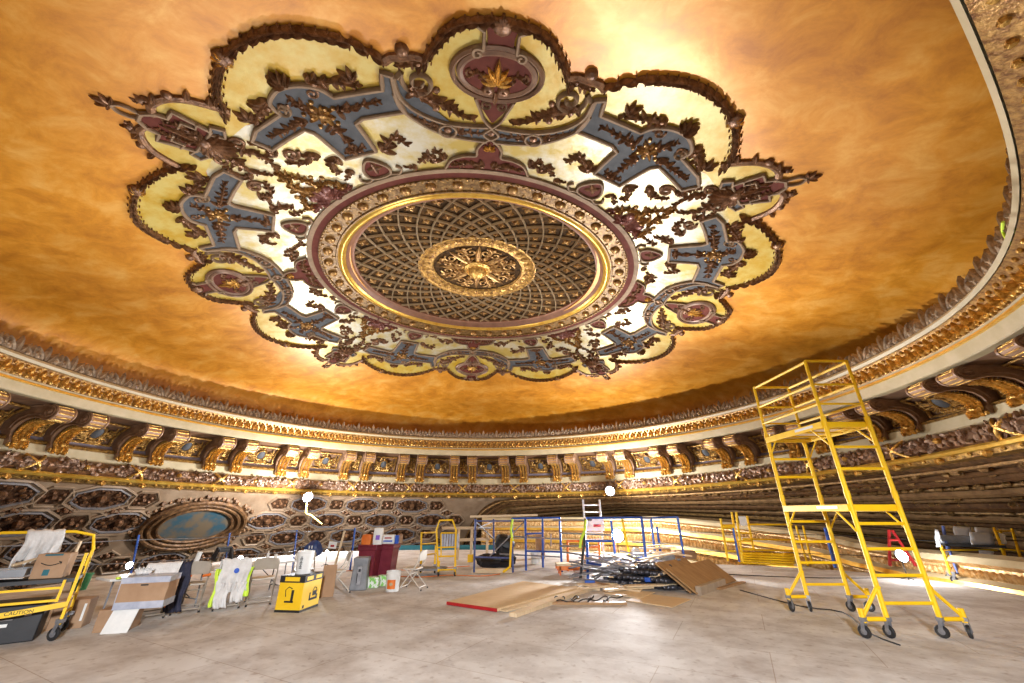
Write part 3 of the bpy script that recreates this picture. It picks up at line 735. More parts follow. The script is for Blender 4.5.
for k in range(-11,16):
    a=AOF+k*STEP
    if not (VIS0<a<VIS1+.1): continue
    put(cw,a,FZ,not used[1]); used[1]=True
    put(cn,a+STEP/2,FZ,not used[2]); used[2]=True
    for s_ in (-1,1):
        put(br0,a+STEP/2+s_*R_(2.35),FZ,not used[0]); used[0]=True
# cross cornice joins: see below for the descending vault

# ------------------------------------------------------------------ vault beyond the cornice
def slope(a):
    d=math.degrees(a)
    T=[(-90,-.45),(0,-.42),(30,-.30),(60,-.16),(85,-.3),(93,-1.1),(300,-1.1)]
    for (x0,y0),(x1,y1) in zip(T,T[1:]):
        if x0<=d<=x1: return y0+(y1-y0)*(d-x0)/(x1-x0)
    return -1.1
def CP(a,s,off=0):
    k=slope(a); L=math.hypot(1,k); r=14.32+s/L; z=.90+k*s/L; n=V(k,-1)/L   # faces down and inward
    return RC(a,r+n.x*off,z+n.y*off)
def aL(s): return R_(97+3.5*math.log(max(s,.05)/6.5))
def sheet(name,m,a0,a1,s0,s1,na,ns,off=0,parent=None):
    mb=MB()
    for i in range(na+1):
        for j in range(ns+1):
            s_=s0+(s1-s0)*j/ns; b0=aL(s_) if a0=='L' else a0; b1=aL(s_) if a1=='L' else a1
            mb.v.append(tuple(CP(b0+(b1-b0)*i/na,s_,off)))
    for i in range(na):
        for j in range(ns): mb.f.append((i*(ns+1)+j,i*(ns+1)+j+1,(i+1)*(ns+1)+j+1,(i+1)*(ns+1)+j)); mb.m.append(0)
    return mb.build(name,m,parent)
M['vaulttan']=mat('vault_plaster',(.26,.165,.095),(.38,.26,.165),.5,.05,1.5,.15,6)
M['coffer']=mat('coffer_ornament',(.035,.016,.009),(.18,.085,.04),.4,.4,6,.9,11)  # brown ornament, with recess shade put into the colour of the flat panels
VA=tag(sheet('wall_left','vaulttan','L',R_(235),0,9,120,24),'coffered vault falling away beyond the left side of the cornice',kind='structure')
PERA=R_(11.25)
mbr=MB(); mbc=MB(); mbb=MB()
def oct_(a,s,ha,hs,n=8,off=0.0,rot=.5):
    r=14.32+s
    hs*=1.15
    return [CP(a+ha*math.cos(2*pi*(k+rot)/n)/r,s+hs*math.sin(2*pi*(k+rot)/n),off) for k in range(n)]
def coffer(a,s,ha,hs,n=8,big=True,rot=.5):
    if abs(a-RDA)*15<2.6 and abs(s-RDS)<1.45: return
    if a-ha/14<aL(s+hs)+.01: return
    P=oct_(a,s,ha,hs,n,.03,rot); Q=oct_(a,s,ha*.86,hs*.82,n,.0,rot); C_=oct_(a,s,ha*.8,hs*.76,n,.02,rot)
    mbc.add(C_,[tuple(range(n))])
    mbr.tube(P,.06 if big else .045,5,closed=True,mi=0)
    if big:
        mbr.tube(oct_(a,s,ha*.82,hs*.78,n,.04,rot),.045,5,closed=True,mi=1)
        for k in range(8):
            th=k*pi/4; r=14.32+s; mbb.ball(CP(a+ha*.5*math.cos(th)/r,s+hs*.5*math.sin(th),.04),.085,(1.4,1.4,.8),6)
        mbb.ball(CP(a,s,.06),.16,(1,1,1),8)
        for k in range(16):
            th=k*pi/8+.2; r=14.32+s; mbb.ball(CP(a+ha*.68*math.cos(th)/r,s+hs*.66*math.sin(th),.03),.05,(1,1,1),5)
    else:
        r=14.32+s
        for k in range(5): mbb.ball(CP(a+ha*.5*math.cos(k*1.257)/r,s+hs*.4*math.sin(k*1.257),.03),.07,(1,1,1),6)
        mbb.ball(CP(a,s,.04),.1,n=6)
RDC=atY(196,523,13.4)      # direction of the painted roundel
_q=V(RDC.x-K.x,RDC.y-K.y); RDA=math.atan2(_q.y,_q.x)+2*pi*0; RDS=2.2
best=None
for ia in range(1000,2200):
    for s_ in (1.2,1.6,1.9):
        P=CP(R_(ia/10),s_); d=P-V(0,0,EYE); r=ray(196,523).normalized(); e=(d.normalized()-r).length
        if best is None or e<best[0]: best=(e,R_(ia/10),s_)
RDA,RDS=best[1],best[2]
for row in range(-0,7):
    s0=.62+1.12*row
    for k in range(-2,14):
        a=R_(96)+PERA*k+(PERA/2 if row%2 else 0)+row*R_(.8)
        if a>R_(233): continue
        coffer(a,s0,1.16,.54)
        coffer(a+PERA/2,s0,.60,.42,6,False,0)
        for q in (-.25,.25): coffer(a+PERA*q,s0+.56,.46,.24,4,False,0)
mbr.build('coffer_rim',['vaulttan',mat('coffer_inner_rim',(.17,.15,.15),(.25,.22,.21),.5,.1,6)],VA); mbc.build('coffer_panel','coffer',VA); mbb.build('coffer_ornament','bronze',VA)
# painted roundel in a carved frame
RD=thing('painted_roundel','oval painting in blue and ochre inside a broad brown carved frame on the coffered vault','painting')
def oval(t,ka,ks,off): r=14.32+RDS; return CP(RDA+ka*math.cos(t)/r,RDS+ks*math.sin(t),off)
mb=MB(); 
for ka,ks,rr in ((2.15,1.3,.10),(1.85,1.12,.08),(1.55,.92,.06)): mb.tube([oval(t*pi/24,ka,ks,.12) for t in range(48)],rr,6,closed=True)
vs=[]
for t in range(48): vs+=[oval(t*pi/24,2.3,1.4,.02),oval(t*pi/24,2.0,1.2,.08),oval(t*pi/24,1.5,.88,.06)]
mb.add(vs,[(i*3+j,i*3+j+1,((i+1)%48)*3+j+1,((i+1)%48)*3+j) for i in range(48) for j in range(2)])
for t in range(60): mb.ball(oval(t*pi/30,random.uniform(2.3,2.7),random.uniform(1.4,1.65),.0),random.uniform(.08,.14),(1,1,1),6)
mb.build('carved_frame','archgold' if 'archgold' in M else mat('carved_frame_brown',(.07,.032,.014),(.26,.13,.05),.5,.3,5,.6,9),RD)
mb=MB(); vs=[oval(0,0,0,.06)]+[oval(t*pi/16,.75,.42,.06) for t in range(32)]+[oval(t*pi/16,1.52,.89,.06) for t in range(32)]
mb.add(vs,[(0,1+t,1+(t+1)%32) for t in range(32)]+[(1+t,33+t,33+(t+1)%32,1+(t+1)%32) for t in range(32)])
mb.build('painted_canvas',mat('painted_scene',(.035,.09,.12),(.17,.12,.07),.6,0,1.3,0,ramp=(.40,.56)),RD)

# mouldings of the great arch to the right
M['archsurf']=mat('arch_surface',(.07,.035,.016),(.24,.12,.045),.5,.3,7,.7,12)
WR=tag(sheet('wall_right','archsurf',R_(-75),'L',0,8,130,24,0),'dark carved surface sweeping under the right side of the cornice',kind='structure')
mouldspec=[(.35,.05,'archgold'),(.7,.08,'archdark'),(1.0,.13,'archdark'),(1.4,.05,'archgold'),(1.7,.14,'archrim'),(2.1,.07,'archrim'),(2.5,.16,'archdark'),(2.95,.06,'archgold'),(3.3,.14,'archrim'),(3.8,.08,'archdark'),(4.25,.16,'archgold'),(4.8,.08,'archrim'),(5.3,.16,'archrim'),(5.9,.08,'archgold'),(6.5,.16,'archdark')]
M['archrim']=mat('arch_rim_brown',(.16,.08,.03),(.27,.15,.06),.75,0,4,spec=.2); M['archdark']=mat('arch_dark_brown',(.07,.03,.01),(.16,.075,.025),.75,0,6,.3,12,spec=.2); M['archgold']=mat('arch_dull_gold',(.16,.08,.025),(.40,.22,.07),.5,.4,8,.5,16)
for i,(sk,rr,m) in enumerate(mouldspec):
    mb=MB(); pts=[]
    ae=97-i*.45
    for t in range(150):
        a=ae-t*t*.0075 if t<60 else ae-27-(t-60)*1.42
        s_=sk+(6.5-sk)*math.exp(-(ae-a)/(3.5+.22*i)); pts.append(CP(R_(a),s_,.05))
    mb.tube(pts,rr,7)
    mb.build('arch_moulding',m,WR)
mb=MB()
for i in range(900):
    a=R_(random.uniform(-20,86)); s_=random.choice([.55,.95,1.35,2.1,2.5,3.0,3.9,4.4])+random.uniform(-.1,.1)
    mb.ball(CP(a,s_,.04),random.uniform(.06,.13),(1.3,1.3,.8),6)
mb.build('carved_leaf_ornament','archgold',WR)
# lit golden tiers under the arch
def tierp(a):
    d=math.degrees(a); zt=-.28-.62*max(0,min(1,(48-d)/36))-.22*max(0,min(1,(17-d)/12)); 
    P=[(14.0,zt+.06),(13.7,zt),(13.6,zt-.12),(13.75,zt-.2),(13.72,zt-.42),(13.5,zt-.5),(13.45,zt-.62),(13.62,zt-.7),(13.6,zt-1.05),(13.4,zt-1.1),(13.35,zt-1.25),(13.5,zt-1.3),(13.48,zt-1.6),(13.2,zt-1.7),(13.15,zt-1.85),(13.3,zt-1.95),(13.25,zt-2.4),(13.0,zt-2.5),(12.95,zt-2.7),(13.1,zt-3.2)]
    return P
bandm=['cream','cream','gold','oldgold','cream','goldbright','gold','oldgold','cream','goldbright','gold','oldgold','cream','cream','gold','oldgold','cream','cream','oldgold']
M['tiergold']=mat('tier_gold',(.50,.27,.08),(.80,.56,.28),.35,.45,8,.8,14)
TR=None
mb=MB(); mats=['cream','goldbright','tiergold','oldgold']; mi={'cream':0,'goldbright':1,'gold':2,'oldgold':2}
N_=150; aa0,aa1=R_(-12),R_(90); k=len(tierp(0))
for i in range(N_+1):
    a=aa0+(aa1-aa0)*i/N_; mb.v+=[tuple(RC(a,r,z)) for r,z in tierp(a)]
for i in range(N_):
    for j in range(k-1): mb.f.append((i*k+j,i*k+j+1,(i+1)*k+j+1,(i+1)*k+j)); mb.m.append(mi[bandm[j]])
TR=tag(mb.build('trim_10',mats),'tiers of lit gold and cream mouldings curving beyond the deck edge on the right',kind='structure')
mb=MB()
for i in range(150):
    a=aa0+(aa1-aa0)*i/150; P=tierp(a); er,et=rfr(a)
    rleaf(mb,a,13.70,P[4][1]+.02,UP,-er,et,.2,.2,.08,0,.04)
    rleaf(mb,a,13.58,P[8][1]+.03,UP,-er,et,.3,.24,.12,0,.06)
    rleaf(mb,a,13.46,P[12][1]+.02,UP,-er,et,.28,.22,.1,0,.06)
    mb.ball(RC(a,13.25,P[15][1]-.2),.12,(1,1.2,1),6)
mb.build('tier_leaf','tiergold',TR)
mb=MB()
for i in range(700):
    a=R_(random.uniform(-14,9)); q=random.uniform(0,1); er,et=rfr(a); th=random.uniform(0,6.28); d=(et*math.cos(th)*1.3+UP*math.sin(th)).normalized()
    rleaf(mb,a,14.75-.4*q,-1.35-2.1*q,d,-er,d.cross(-er),random.uniform(.18,.36),random.uniform(.10,.18),.12,random.uniform(-.3,.3),.08)
mb.build('tumbled_leaf_ornament','tiergold',TR)

# ------------------------------------------------------------------ deck
def deckmat():
    m=bpy.data.materials.new('worn_plywood_deck'); m.use_nodes=True; N=m.node_tree.nodes; L=m.node_tree.links; b=N['Principled BSDF']
    tc=N.new('ShaderNodeTexCoord'); mp=N.new('ShaderNodeMapping'); mp.inputs['Rotation'].default_value=(0,0,R_(28)); L.new(tc.outputs['Object'],mp.inputs[0])
    br=N.new('ShaderNodeTexBrick'); br.inputs['Scale'].default_value=1; br.inputs['Brick Width'].default_value=2.44; br.inputs['Row Height'].default_value=1.22; br.inputs['Mortar Size'].default_value=.006; br.inputs['Mortar Smooth'].default_value=.3
    br.inputs['Color1'].default_value=(.66,.63,.60,1); br.inputs['Color2'].default_value=(.61,.58,.55,1); br.inputs['Mortar'].default_value=(.45,.38,.32,1); L.new(mp.outputs[0],br.inputs['Vector'])
    n=N.new('ShaderNodeTexNoise'); n.inputs['Scale'].default_value=1.3; n.inputs['Detail'].default_value=8; n.inputs['Roughness'].default_value=.65; L.new(mp.outputs[0],n.inputs['Vector'])
    r=N.new('ShaderNodeValToRGB'); L.new(n.outputs[0],r.inputs[0]); r.color_ramp.elements[0].position=.3; r.color_ramp.elements[0].color=(.62,.56,.52,1); r.color_ramp.elements[1].position=.6; r.color_ramp.elements[1].color=(1,1,1,1)
    mx=N.new('ShaderNodeMix'); mx.data_type='RGBA'; mx.blend_type='MULTIPLY'; mx.inputs[0].default_value=1; L.new(br.outputs[0],mx.inputs[6]); L.new(r.outputs[0],mx.inputs[7])
    n2=N.new('ShaderNodeTexNoise'); n2.inputs['Scale'].default_value=9; n2.inputs['Detail'].default_value=6; L.new(mp.outputs[0],n2.inputs['Vector'])
    r2=N.new('ShaderNodeValToRGB'); L.new(n2.outputs[0],r2.inputs[0]); r2.color_ramp.elements[0].position=.28; r2.color_ramp.elements[0].color=(.6,.52,.46,1); r2.color_ramp.elements[1].position=.42; r2.color_ramp.elements[1].color=(1,1,1,1)
    m2=N.new('ShaderNodeMix'); m2.data_type='RGBA'; m2.blend_type='MULTIPLY'; m2.inputs[0].default_value=.7; L.new(mx.outputs[2],m2.inputs[6]); L.new(r2.outputs[0],m2.inputs[7])
    L.new(m2.outputs[2],b.inputs['Base Color']); b.inputs['Roughness'].default_value=.85; b.inputs['Specular IOR Level'].default_value=.2
    return m
DECK=[(-13,-5),(-12.6,4),(-12.0,9),(-11.9,14),(-11.0,18),(-8.6,21.6),(-3,22.8),(1,21.9),(4.2,20.6),(4.9,17.2),(8.7,15.9),(10.2,15.0),(12.0,13.2),(12.9,11.2),(13.3,7),(13.3,-5)]
mb=MB(); n=len(DECK)
mb.v=[(x,y,0) for x,y in DECK]+[(x,y,-.12) for x,y in DECK]
mb.f=[tuple(range(n)),tuple(range(n,2*n))[::-1]]+[(i,(i+1)%n,n+(i+1)%n,n+i) for i in range(n)]; mb.m=[0]*len(mb.f)
DK=tag(mb.build('floor',deckmat(),smooth=False),'broad temporary deck of worn pale plywood sheets',kind='structure')

# ------------------------------------------------------------------ plain materials for the site gear
M['yel']=mat('yellow_paint',(.88,.52,.002),(.95,.60,.005),.6,0,6)
M['blu']=mat('blue_paint',(.015,.07,.38),(.03,.12,.50),.4,.1,6)
M['ora']=mat('orange_paint',(.70,.15,.02),(.8,.22,.03),.45,.1,6)
M['red']=mat('red_paint',(.36,.01,.015),(.45,.02,.02),.4,0,6)
M['steel']=mat('galvanised_steel',(.20,.20,.22),(.34,.34,.36),.45,.5,9)
M['rub']=mat('black_rubber',(.012,.012,.014),(.03,.03,.03),.6,0,9)
M['blk']=mat('black_plastic',(.008,.008,.010),(.018,.018,.022),.5,0,5)
M['wht']=mat('white_plastic',(.72,.72,.70),(.82,.82,.80),.45,0,5)
M['cloth']=mat('white_cloth',(.62,.60,.58),(.78,.77,.76),.8,0,6,.3,20)
M['card']=mat('cardboard',(.34,.20,.11),(.42,.26,.15),.75,0,3)
M['tape']=mat('grey_blue_film',(.35,.38,.48),(.50,.52,.60),.25,0,6)
M['ply']=mat('new_plywood',(.58,.40,.22),(.70,.52,.31),.6,0,3,stretch=(1,8,1))
M['lum']=mat('pine_lumber',(.62,.46,.28),(.74,.58,.38),.6,0,4,stretch=(1,6,1))
M['dply']=mat('brown_plywood',(.30,.16,.065),(.42,.25,.11),.6,0,2.5,stretch=(1,4,1))
M['chair']=mat('beige_steel_chair',(.42,.37,.31),(.50,.45,.38),.4,.3,5)
M['mar']=mat('maroon_plastic',(.16,.015,.03),(.21,.025,.045),.45,0,5)
M['boxy']=mat('yellow_carton',(.85,.52,.01),(.90,.58,.02),.5,0,3)
M['lime']=mat('hi_vis_lime',(.62,.85,.05),(.7,.95,.1),.7,0,5)
M['navy']=mat('dark_cloth',(.01,.012,.03),(.03,.03,.06),.8,0,9,.3,20)
M['teal']=mat('teal_tarpaulin',(.005,.09,.12),(.01,.14,.17),.5,0,4)
M['bluetape']=mat('blue_plastic',(.02,.10,.55),None,.4)
M['green']=mat('green_plastic',(.02,.22,.08),(.04,.3,.12),.4,0,5)
M['grey']=mat('grey_plastic',(.16,.17,.19),(.24,.25,.27),.5,0,5)
M['purple']=mat('purple_print',(.22,.08,.55),None,.5)
M['pack']=mat('green_white_wrap',(.25,.62,.12),(.85,.88,.82),.3,0,14,ramp=(.47,.53))
M['ink']=mat('black_ink',(.015,.015,.015),None,.6)
M['dusty']=mat('dusty_floor_cloth',(.40,.38,.37),(.52,.50,.49),.7,0,3)
M['lamp']=mat('lit_lamp_face',(1,1,1),None,.5,emit=60)
M['cord']=mat('yellow_cord',(.75,.6,.15),None,.5)
M['orangecord']=mat('orange_cord',(.75,.2,.03),None,.5)

def tb(mb,a,b,r,n=8,mi=0): mb.tube([a,b],r,n,mi=mi)
def caster(parent,loc,r=.085,yaw=0):
    mb=MB(); mb.bar(V(0,0,2*r+.05),V(0,0,2*r+.1),.08,.08); 
    for s_ in (-1,1): mb.bar(V(s_*.032,0,2*r+.06),V(s_*.032,.03,r),.008,.05)
    mb.tube([V(-.04,.03,r),V(.04,.03,r)],.012,6)
    c=mb.build('caster','steel',parent,loc=loc,rot=(0,0,yaw))
    w=MB(); w.lathe([(r*.45,-.018),(r*.9,-.022),(r,-.012),(r,.012),(r*.9,.022),(r*.45,.018)],(0,.03,r),18,V(1,0,0)); w.build('wheel','rub',c)
    h=MB(); h.lathe([(.01,-.024),(r*.5,-.02),(r*.5,.02),(.01,.024)],(0,.03,r),12,V(1,0,0)); h.build('wheel_hub','steel',c)
    return c
def endframe(parent,loc,w,z0,z1,rungs,r=.036,mat_='yel',name='end_frame',top=False):
    "ladder frame across x between heights z0 and z1"
    mb=MB()
    for s_ in (-1,1): mb.tube([V(s_*w/2,0,z0),V(s_*w/2,0,z1)],r,8)
    for z in rungs: mb.tube([V(-w/2,0,z),V(w/2,0,z)],r*.72,6)
    if top: mb.tube([V(-w/2,0,z1),V(w/2,0,z1)],r,8)
    return mb.build(name,mat_,parent,loc=loc)

# ------------------------------------------------------------------ the tall rolling tower
c1=at(917,639); c2=at(830,612); k_=EYE/1.6
yw=math.atan2(-(c2.x-c1.x),(c2.y-c1.y))
TW=thing('scaffold_tower','tall yellow rolling scaffold tower with two platforms and guard rails on eight casters','scaffold tower',((c1.x+c2.x)/2+.05,(c1.y+c2.y)/2,0),yw)
w=.75*k_; LN=(c2-c1).length; H=lambda z:(z)*k_
for e,(yy) in enumerate((-LN/2,LN/2)):
    endframe(TW,(0,yy,0),w,.22,H(1.86),[H(.42+.345*i) for i in range(4)])
    endframe(TW,(0,yy,0),w,H(1.88),H(3.05),[H(2.26),H(2.605)])
    endframe(TW,(0,yy,0),w,H(3.05),H(4.12),[H(3.33),H(3.68)],.028,name='guard_end_frame',top=True)
    mb=MB()
    for s_ in (-1,1):
        for z in (1.87,3.05): mb.tube([V(s_*w/2,yy,H(z)-.06),V(s_*w/2,yy,H(z)+.06)],.044,8)
    mb.build('joint_collar','yel',TW)
    for s_ in (-1,1):
        mb=MB(); o=.34*k_
        mb.tube([V(s_*w/2,yy,H(.23)),V(s_*(w/2+o),yy,H(.23))],.03,8); mb.tube([V(s_*w/2,yy,H(.62)),V(s_*(w/2+o),yy,H(.25))],.026,8); mb.tube([V(s_*(w/2+o),yy,H(.19)),V(s_*(w/2+o),yy,H(.36))],.038,8)
        mb.ball(V(s_*w/2,yy-.03,H(.62)),.03,n=6)
        mb.build('outrigger','yel',TW)
        caster(TW,(s_*w/2,yy,0),.085,random.uniform(-1,1)); caster(TW,(s_*(w/2+o),yy,0),.085,random.uniform(-1,1))
for s_ in (-1,1):
    for z,hh in ((3.68,0),(4.1,0),(3.33,0)):
        mb=MB(); mb.tube([V(s_*w/2,-LN/2,H(z)),V(s_*w/2,LN/2,H(z))],.026,6); mb.build('side_rail','yel',TW)
for z in (1.66,2.96):
    mb=MB()
    for s_ in (-1,1): mb.box((s_*(w/2+.035),0,H(z)+.02),(.035,LN-.02,.11))
    for s_ in (-1,1): mb.box((0,s_*(LN/2-.04),H(z)+.02),(w+.06,.03,.10))
    for i in range(4): mb.box((0,-LN/2+LN*(i+.5)/4,H(z)-.01),(w,.04,.03))
    p_=mb.build('platform_frame','yel',TW,bevel=.004)
    mb=MB(); mb.box((0,0,H(z)+.055),(w-.03,LN-.1,.02)); mb.build('deck_board','ply',p_)
    mb=MB(); mb.box((-w/2-.054,-LN*.22,H(z)+.03),(.002,.5,.045)); mb.build('maker_label','wht',p_)
    for sx in (-1,1):
        for sy in (-1,1):
            mb=MB(); mb.tube([V(sx*(w/2+.03),sy*(LN/2-.02),H(z)-.33),V(sx*(w/2+.03),sy*(LN/2-.08),H(z)-.26),V(sx*(w/2+.03),sy*(LN/2-.33),H(z)-.02)],.016,6)
            mb.tube([V(sx*(w/2-.05),sy*(LN/2),H(z)-.02),V(sx*(w/2),sy*LN/2,H(z)-.3)],.012,6)
            mb.build('corner_brace','yel',TW)

# ------------------------------------------------------------------ folding chairs
def make_chair(name,label,m,loc,rz,group=None,scale=1.04):
    t=thing(name,label,'chair',loc,rz,group); t.scale=(scale,)*3
    # faces +y
    mb=MB(); n=8; vs=[]
    for zz in (.445,.425):
        for x,y in ((-.19,-.16),(-.21,.0),(-.21,.17),(-.17,.21),(.17,.21),(.21,.17),(.21,0),(.19,-.16)): vs.append(V(x,y,zz-(.012 if zz<.44 else 0)))
    mb.add(vs,[tuple(range(8)),tuple(range(8,16))[::-1]]+[(i,(i+1)%8,8+(i+1)%8,8+i) for i in range(8)]); mb.build('seat',m,t,bevel=.008)
    mb=MB(); vs=[]
    for th in (0,.02):
        for x,z in ((-.21,.60),(-.215,.74),(-.17,.80),(-.06,.82),(.06,.82),(.17,.80),(.215,.74),(.21,.60)): vs.append(V(x,-.23-th-.05*(z-.6)+.06*(x/.21)**2*1.0-.03,z))
    mb.add(vs,[tuple(range(8)),tuple(range(8,16))[::-1]]+[(i,(i+1)%8,8+(i+1)%8,8+i) for i in range(8)]); mb.build('backrest',m,t,bevel=.006)
    for s_ in (-1,1):
        mb=MB(); mb.tube([V(s_*.225,.24,.01),V(s_*.22,-.17,.55),V(s_*.215,-.21,.74),V(s_*.17,-.225,.80)],.013,7); mb.build('front_leg',m,t)
        mb=MB(); mb.tube([V(s_*.20,-.30,.01),V(s_*.20,.12,.44)],.012,7); mb.build('rear_leg',m,t)
        mb=MB(); mb.lathe([(.016,0),(.018,.03)],(s_*.225,.24,0),8); mb.lathe([(.016,0),(.018,.03)],(s_*.20,-.30,0),8); mb.build('rubber_foot','rub',t)
    mb=MB(); mb.tube([V(-.225,.205,.055),V(.225,.205,.055)],.010,6); mb.tube([V(-.20,-.25,.06),V(.20,-.25,.06)],.010,6); mb.tube([V(-.20,.0,.325),V(.20,.0,.325)],.009,6); mb.build('stretcher',m,t)
    return t
TL=at(112,580,.645); TRr=at(302,560,.645); td=(TRr-TL); tyaw=math.atan2(td.y,td.x); tdir=td.normalized(); tn=V(-tdir.y,tdir.x,0)
face=tyaw        # chairs face across the table
def chair_at(px,py): p=at(px,py+3); return (p.x,p.y,0)
chA=make_chair('folding_chair','beige folding chair buried under a white jacket beside the big taped carton','chair',chair_at(146,614),R_(44))
chB=make_chair('folding_chair','beige folding chair with dark coat and orange straps hung over its left corner','chair',chair_at(184,608),R_(38))
chC=make_chair('folding_chair','beige folding chair hidden behind white coverall and lime vest','chair',chair_at(224,604),R_(38))
chD=make_chair('folding_chair','bare beige folding chair just left of the yellow carton','chair',chair_at(258,600),R_(30))
chE=make_chair('folding_chair','pale beige folding chair standing alone beside the white bucket with orange label',mat('pale_chair',(.58,.54,.48),(.66,.62,.56),.4,.2,5),chair_at(412,586),R_(80))
chF=make_chair('folding_chair','beige folding chair seen behind the white pail at the table end','chair',chair_at(300,588),tyaw+2.6)

def cloth(name,path,w,parent,m,amp=.03,fr=4,loc=(0,0,0),rz=0,th=.008,seed=0,ragged=0,tap=0):
    "cloth strip hung along a (y,z) path, width w along x, with folds"
    rnd=random.Random(seed); P=catmull([V(y,z,0) for y,z in path],.04); nx=22; mb=MB(); n=len(P)
    ph=[rnd.uniform(0,6) for _ in range(4)]
    for i,p in enumerate(P):
        t=P[min(i+1,n-1)]-P[max(i-1,0)]; t.normalize(); nn=V(-t.y,t.x,0); e=min(1,i/4,(n-1-i)/4) ; dd=abs(i/(n-1)-.5)*2
        for j in range(nx+1):
            x=(j/nx-.5)*w*(1+tap*dd); q=amp*dd*(math.sin(fr*x/w*6.28+ph[0]+dd*2)+.5*math.sin(fr*2.3*x/w*6.28+ph[1]-dd*3))
            rag=ragged*(math.sin(j*1.9+ph[2])+math.sin(j*.8+ph[3]))*(dd>.93)
            mb.v.append((x+.02*math.sin(i*.5+ph[2]),p.x+nn.x*q,p.y+nn.y*q+rag))
    for i in range(n-1):
        for j in range(nx): mb.f.append((i*(nx+1)+j,i*(nx+1)+j+1,(i+1)*(nx+1)+j+1,(i+1)*(nx+1)+j)); mb.m.append(0)
    o=mb.build(name,m,parent,angle=80,loc=loc,rot=(0,0,rz)); s_=o.modifiers.new('thickness','SOLIDIFY'); s_.thickness=th; s_.offset=0
    return o
def drape(ch,name,label,cat,path,w,m,**kw):
    o=cloth(name,path,w,None,m,loc=ch.location,rz=ch.rotation_euler.z,**kw); return tag(o,label,cat)
BK=[(-.33,.50),(-.33,.66),(-.31,.80),(-.27,.845),(-.22,.80),(-.20,.68)]
o=drape(chA,'jacket','rumpled white jacket heaped over the chair nearest the taped carton','jacket',[(-.36,.33),(-.37,.5),(-.36,.70),(-.30,.86),(-.18,.84),(-.05,.62),(.02,.5)],.5,'cloth',amp=.02,seed=2,tap=-.05)
o=drape(chB,'coat','dark navy coat hung on the chair with orange straps','coat',[(-.42,.06),(-.40,.35),(-.36,.6),(-.31,.83),(-.24,.82),(-.2,.55)],.26,'navy',amp=.03,fr=2,seed=3)
o.location=chB.matrix_basis@V(-.2,0,0)
mb=MB(); mb.tube([V(-.30,-.37,.60),V(-.2,-.33,.62),V(-.05,-.31,.61)],.02,6); mb.tube([V(.12,-.33,.6),V(.25,-.34,.62)],.025,6); mb.tube([V(-.33,-.40,.15),V(-.27,-.38,.5),V(-.22,-.36,.62)],.014,6)
o=mb.build('safety_strap','orange' if False else 'ora',loc=chB.location,rot=(0,0,chB.rotation_euler.z)); tag(o,'orange safety harness strap looped round a chair back over the dark coat','strap')
cv=thing('coverall','white hooded coverall with blue round patch hanging over a hidden chair','coverall',chC.location,chC.rotation_euler.z)
cloth('torso',[(-.38,.30),(-.37,.5),(-.34,.72),(-.29,.87),(-.22,.8),(-.2,.6)],.5,cv,'cloth',amp=.03,fr=3,seed=4)
for s_ in (-1,1): cloth('sleeve' if s_<0 else 'trouser_leg',[(-.40,.05 if s_<0 else .12),(-.41,.2),(-.40,.34),(-.38,.46)],.21,cv,'cloth',amp=.03,fr=1.5,seed=5+s_,loc=(s_*.13,0,0))
mb=MB(); mb.lathe([(.001,0),(.045,0),(.045,.006),(.001,.008)],(.02,-.385,.66),16,V(0,-1,0)); mb.build('round_patch','bluetape',cv)
for s_ in (-1,1):
    o=cloth('safety_vest' ,[(-.39,.08 if s_<0 else .2),(-.38,.3),(-.36,.55),(-.32,.70)],.14,None,'lime',amp=.03,fr=1,seed=8+s_,loc=chC.matrix_basis@V(s_*.29,.01,0),rz=chC.rotation_euler.z-s_*.2)
    tag(o,'lime hi-vis vest hanging left of the white coverall' if s_<0 else 'lime hi-vis vest strip hanging right of the white coverall','vest')

# ------------------------------------------------------------------ folding tables and what stands on them
def table(label,c,L,W_,h,yaw):
    t=thing('folding_table',label,'table',(c.x,c.y,0),yaw)
    mb=MB(); mb.box((0,0,h-.022),(L,W_,.045)); mb.build('tabletop','wht',t,bevel=.012)
    for s_ in (-1,1):
        for q in (-1,1):
            mb=MB(); mb.tube([V(s_*(L/2-.25),q*(W_/2-.1),h-.045),V(s_*(L/2-.25),q*(W_/2-.06),.0)],.014,7); mb.build('leg','grey',t)
        mb=MB(); mb.tube([V(s_*(L/2-.25),-W_/2+.1,.12),V(s_*(L/2-.25),W_/2-.1,.12)],.012,6); mb.tube([V(s_*(L/2-.25),0,.12),V(s_*.1,0,h-.06)],.010,6); mb.build('leg_brace','grey',t)
    return t
hT=.645; Wt=.62; tl=td.length
base=TL+tn*(Wt/2+.12); base.z=0
t1=table('white folding table nearest the taped carton, with lit lamp on its end',base+tdir*tl*.25,tl*.49,Wt,hT,tyaw)
t2=table('white folding table behind the yellow carton, holding bottles and cups',base+tdir*tl*.755,tl*.49,Wt,hT,tyaw)
def on_table(px,py): p=at(px,py,hT); return p
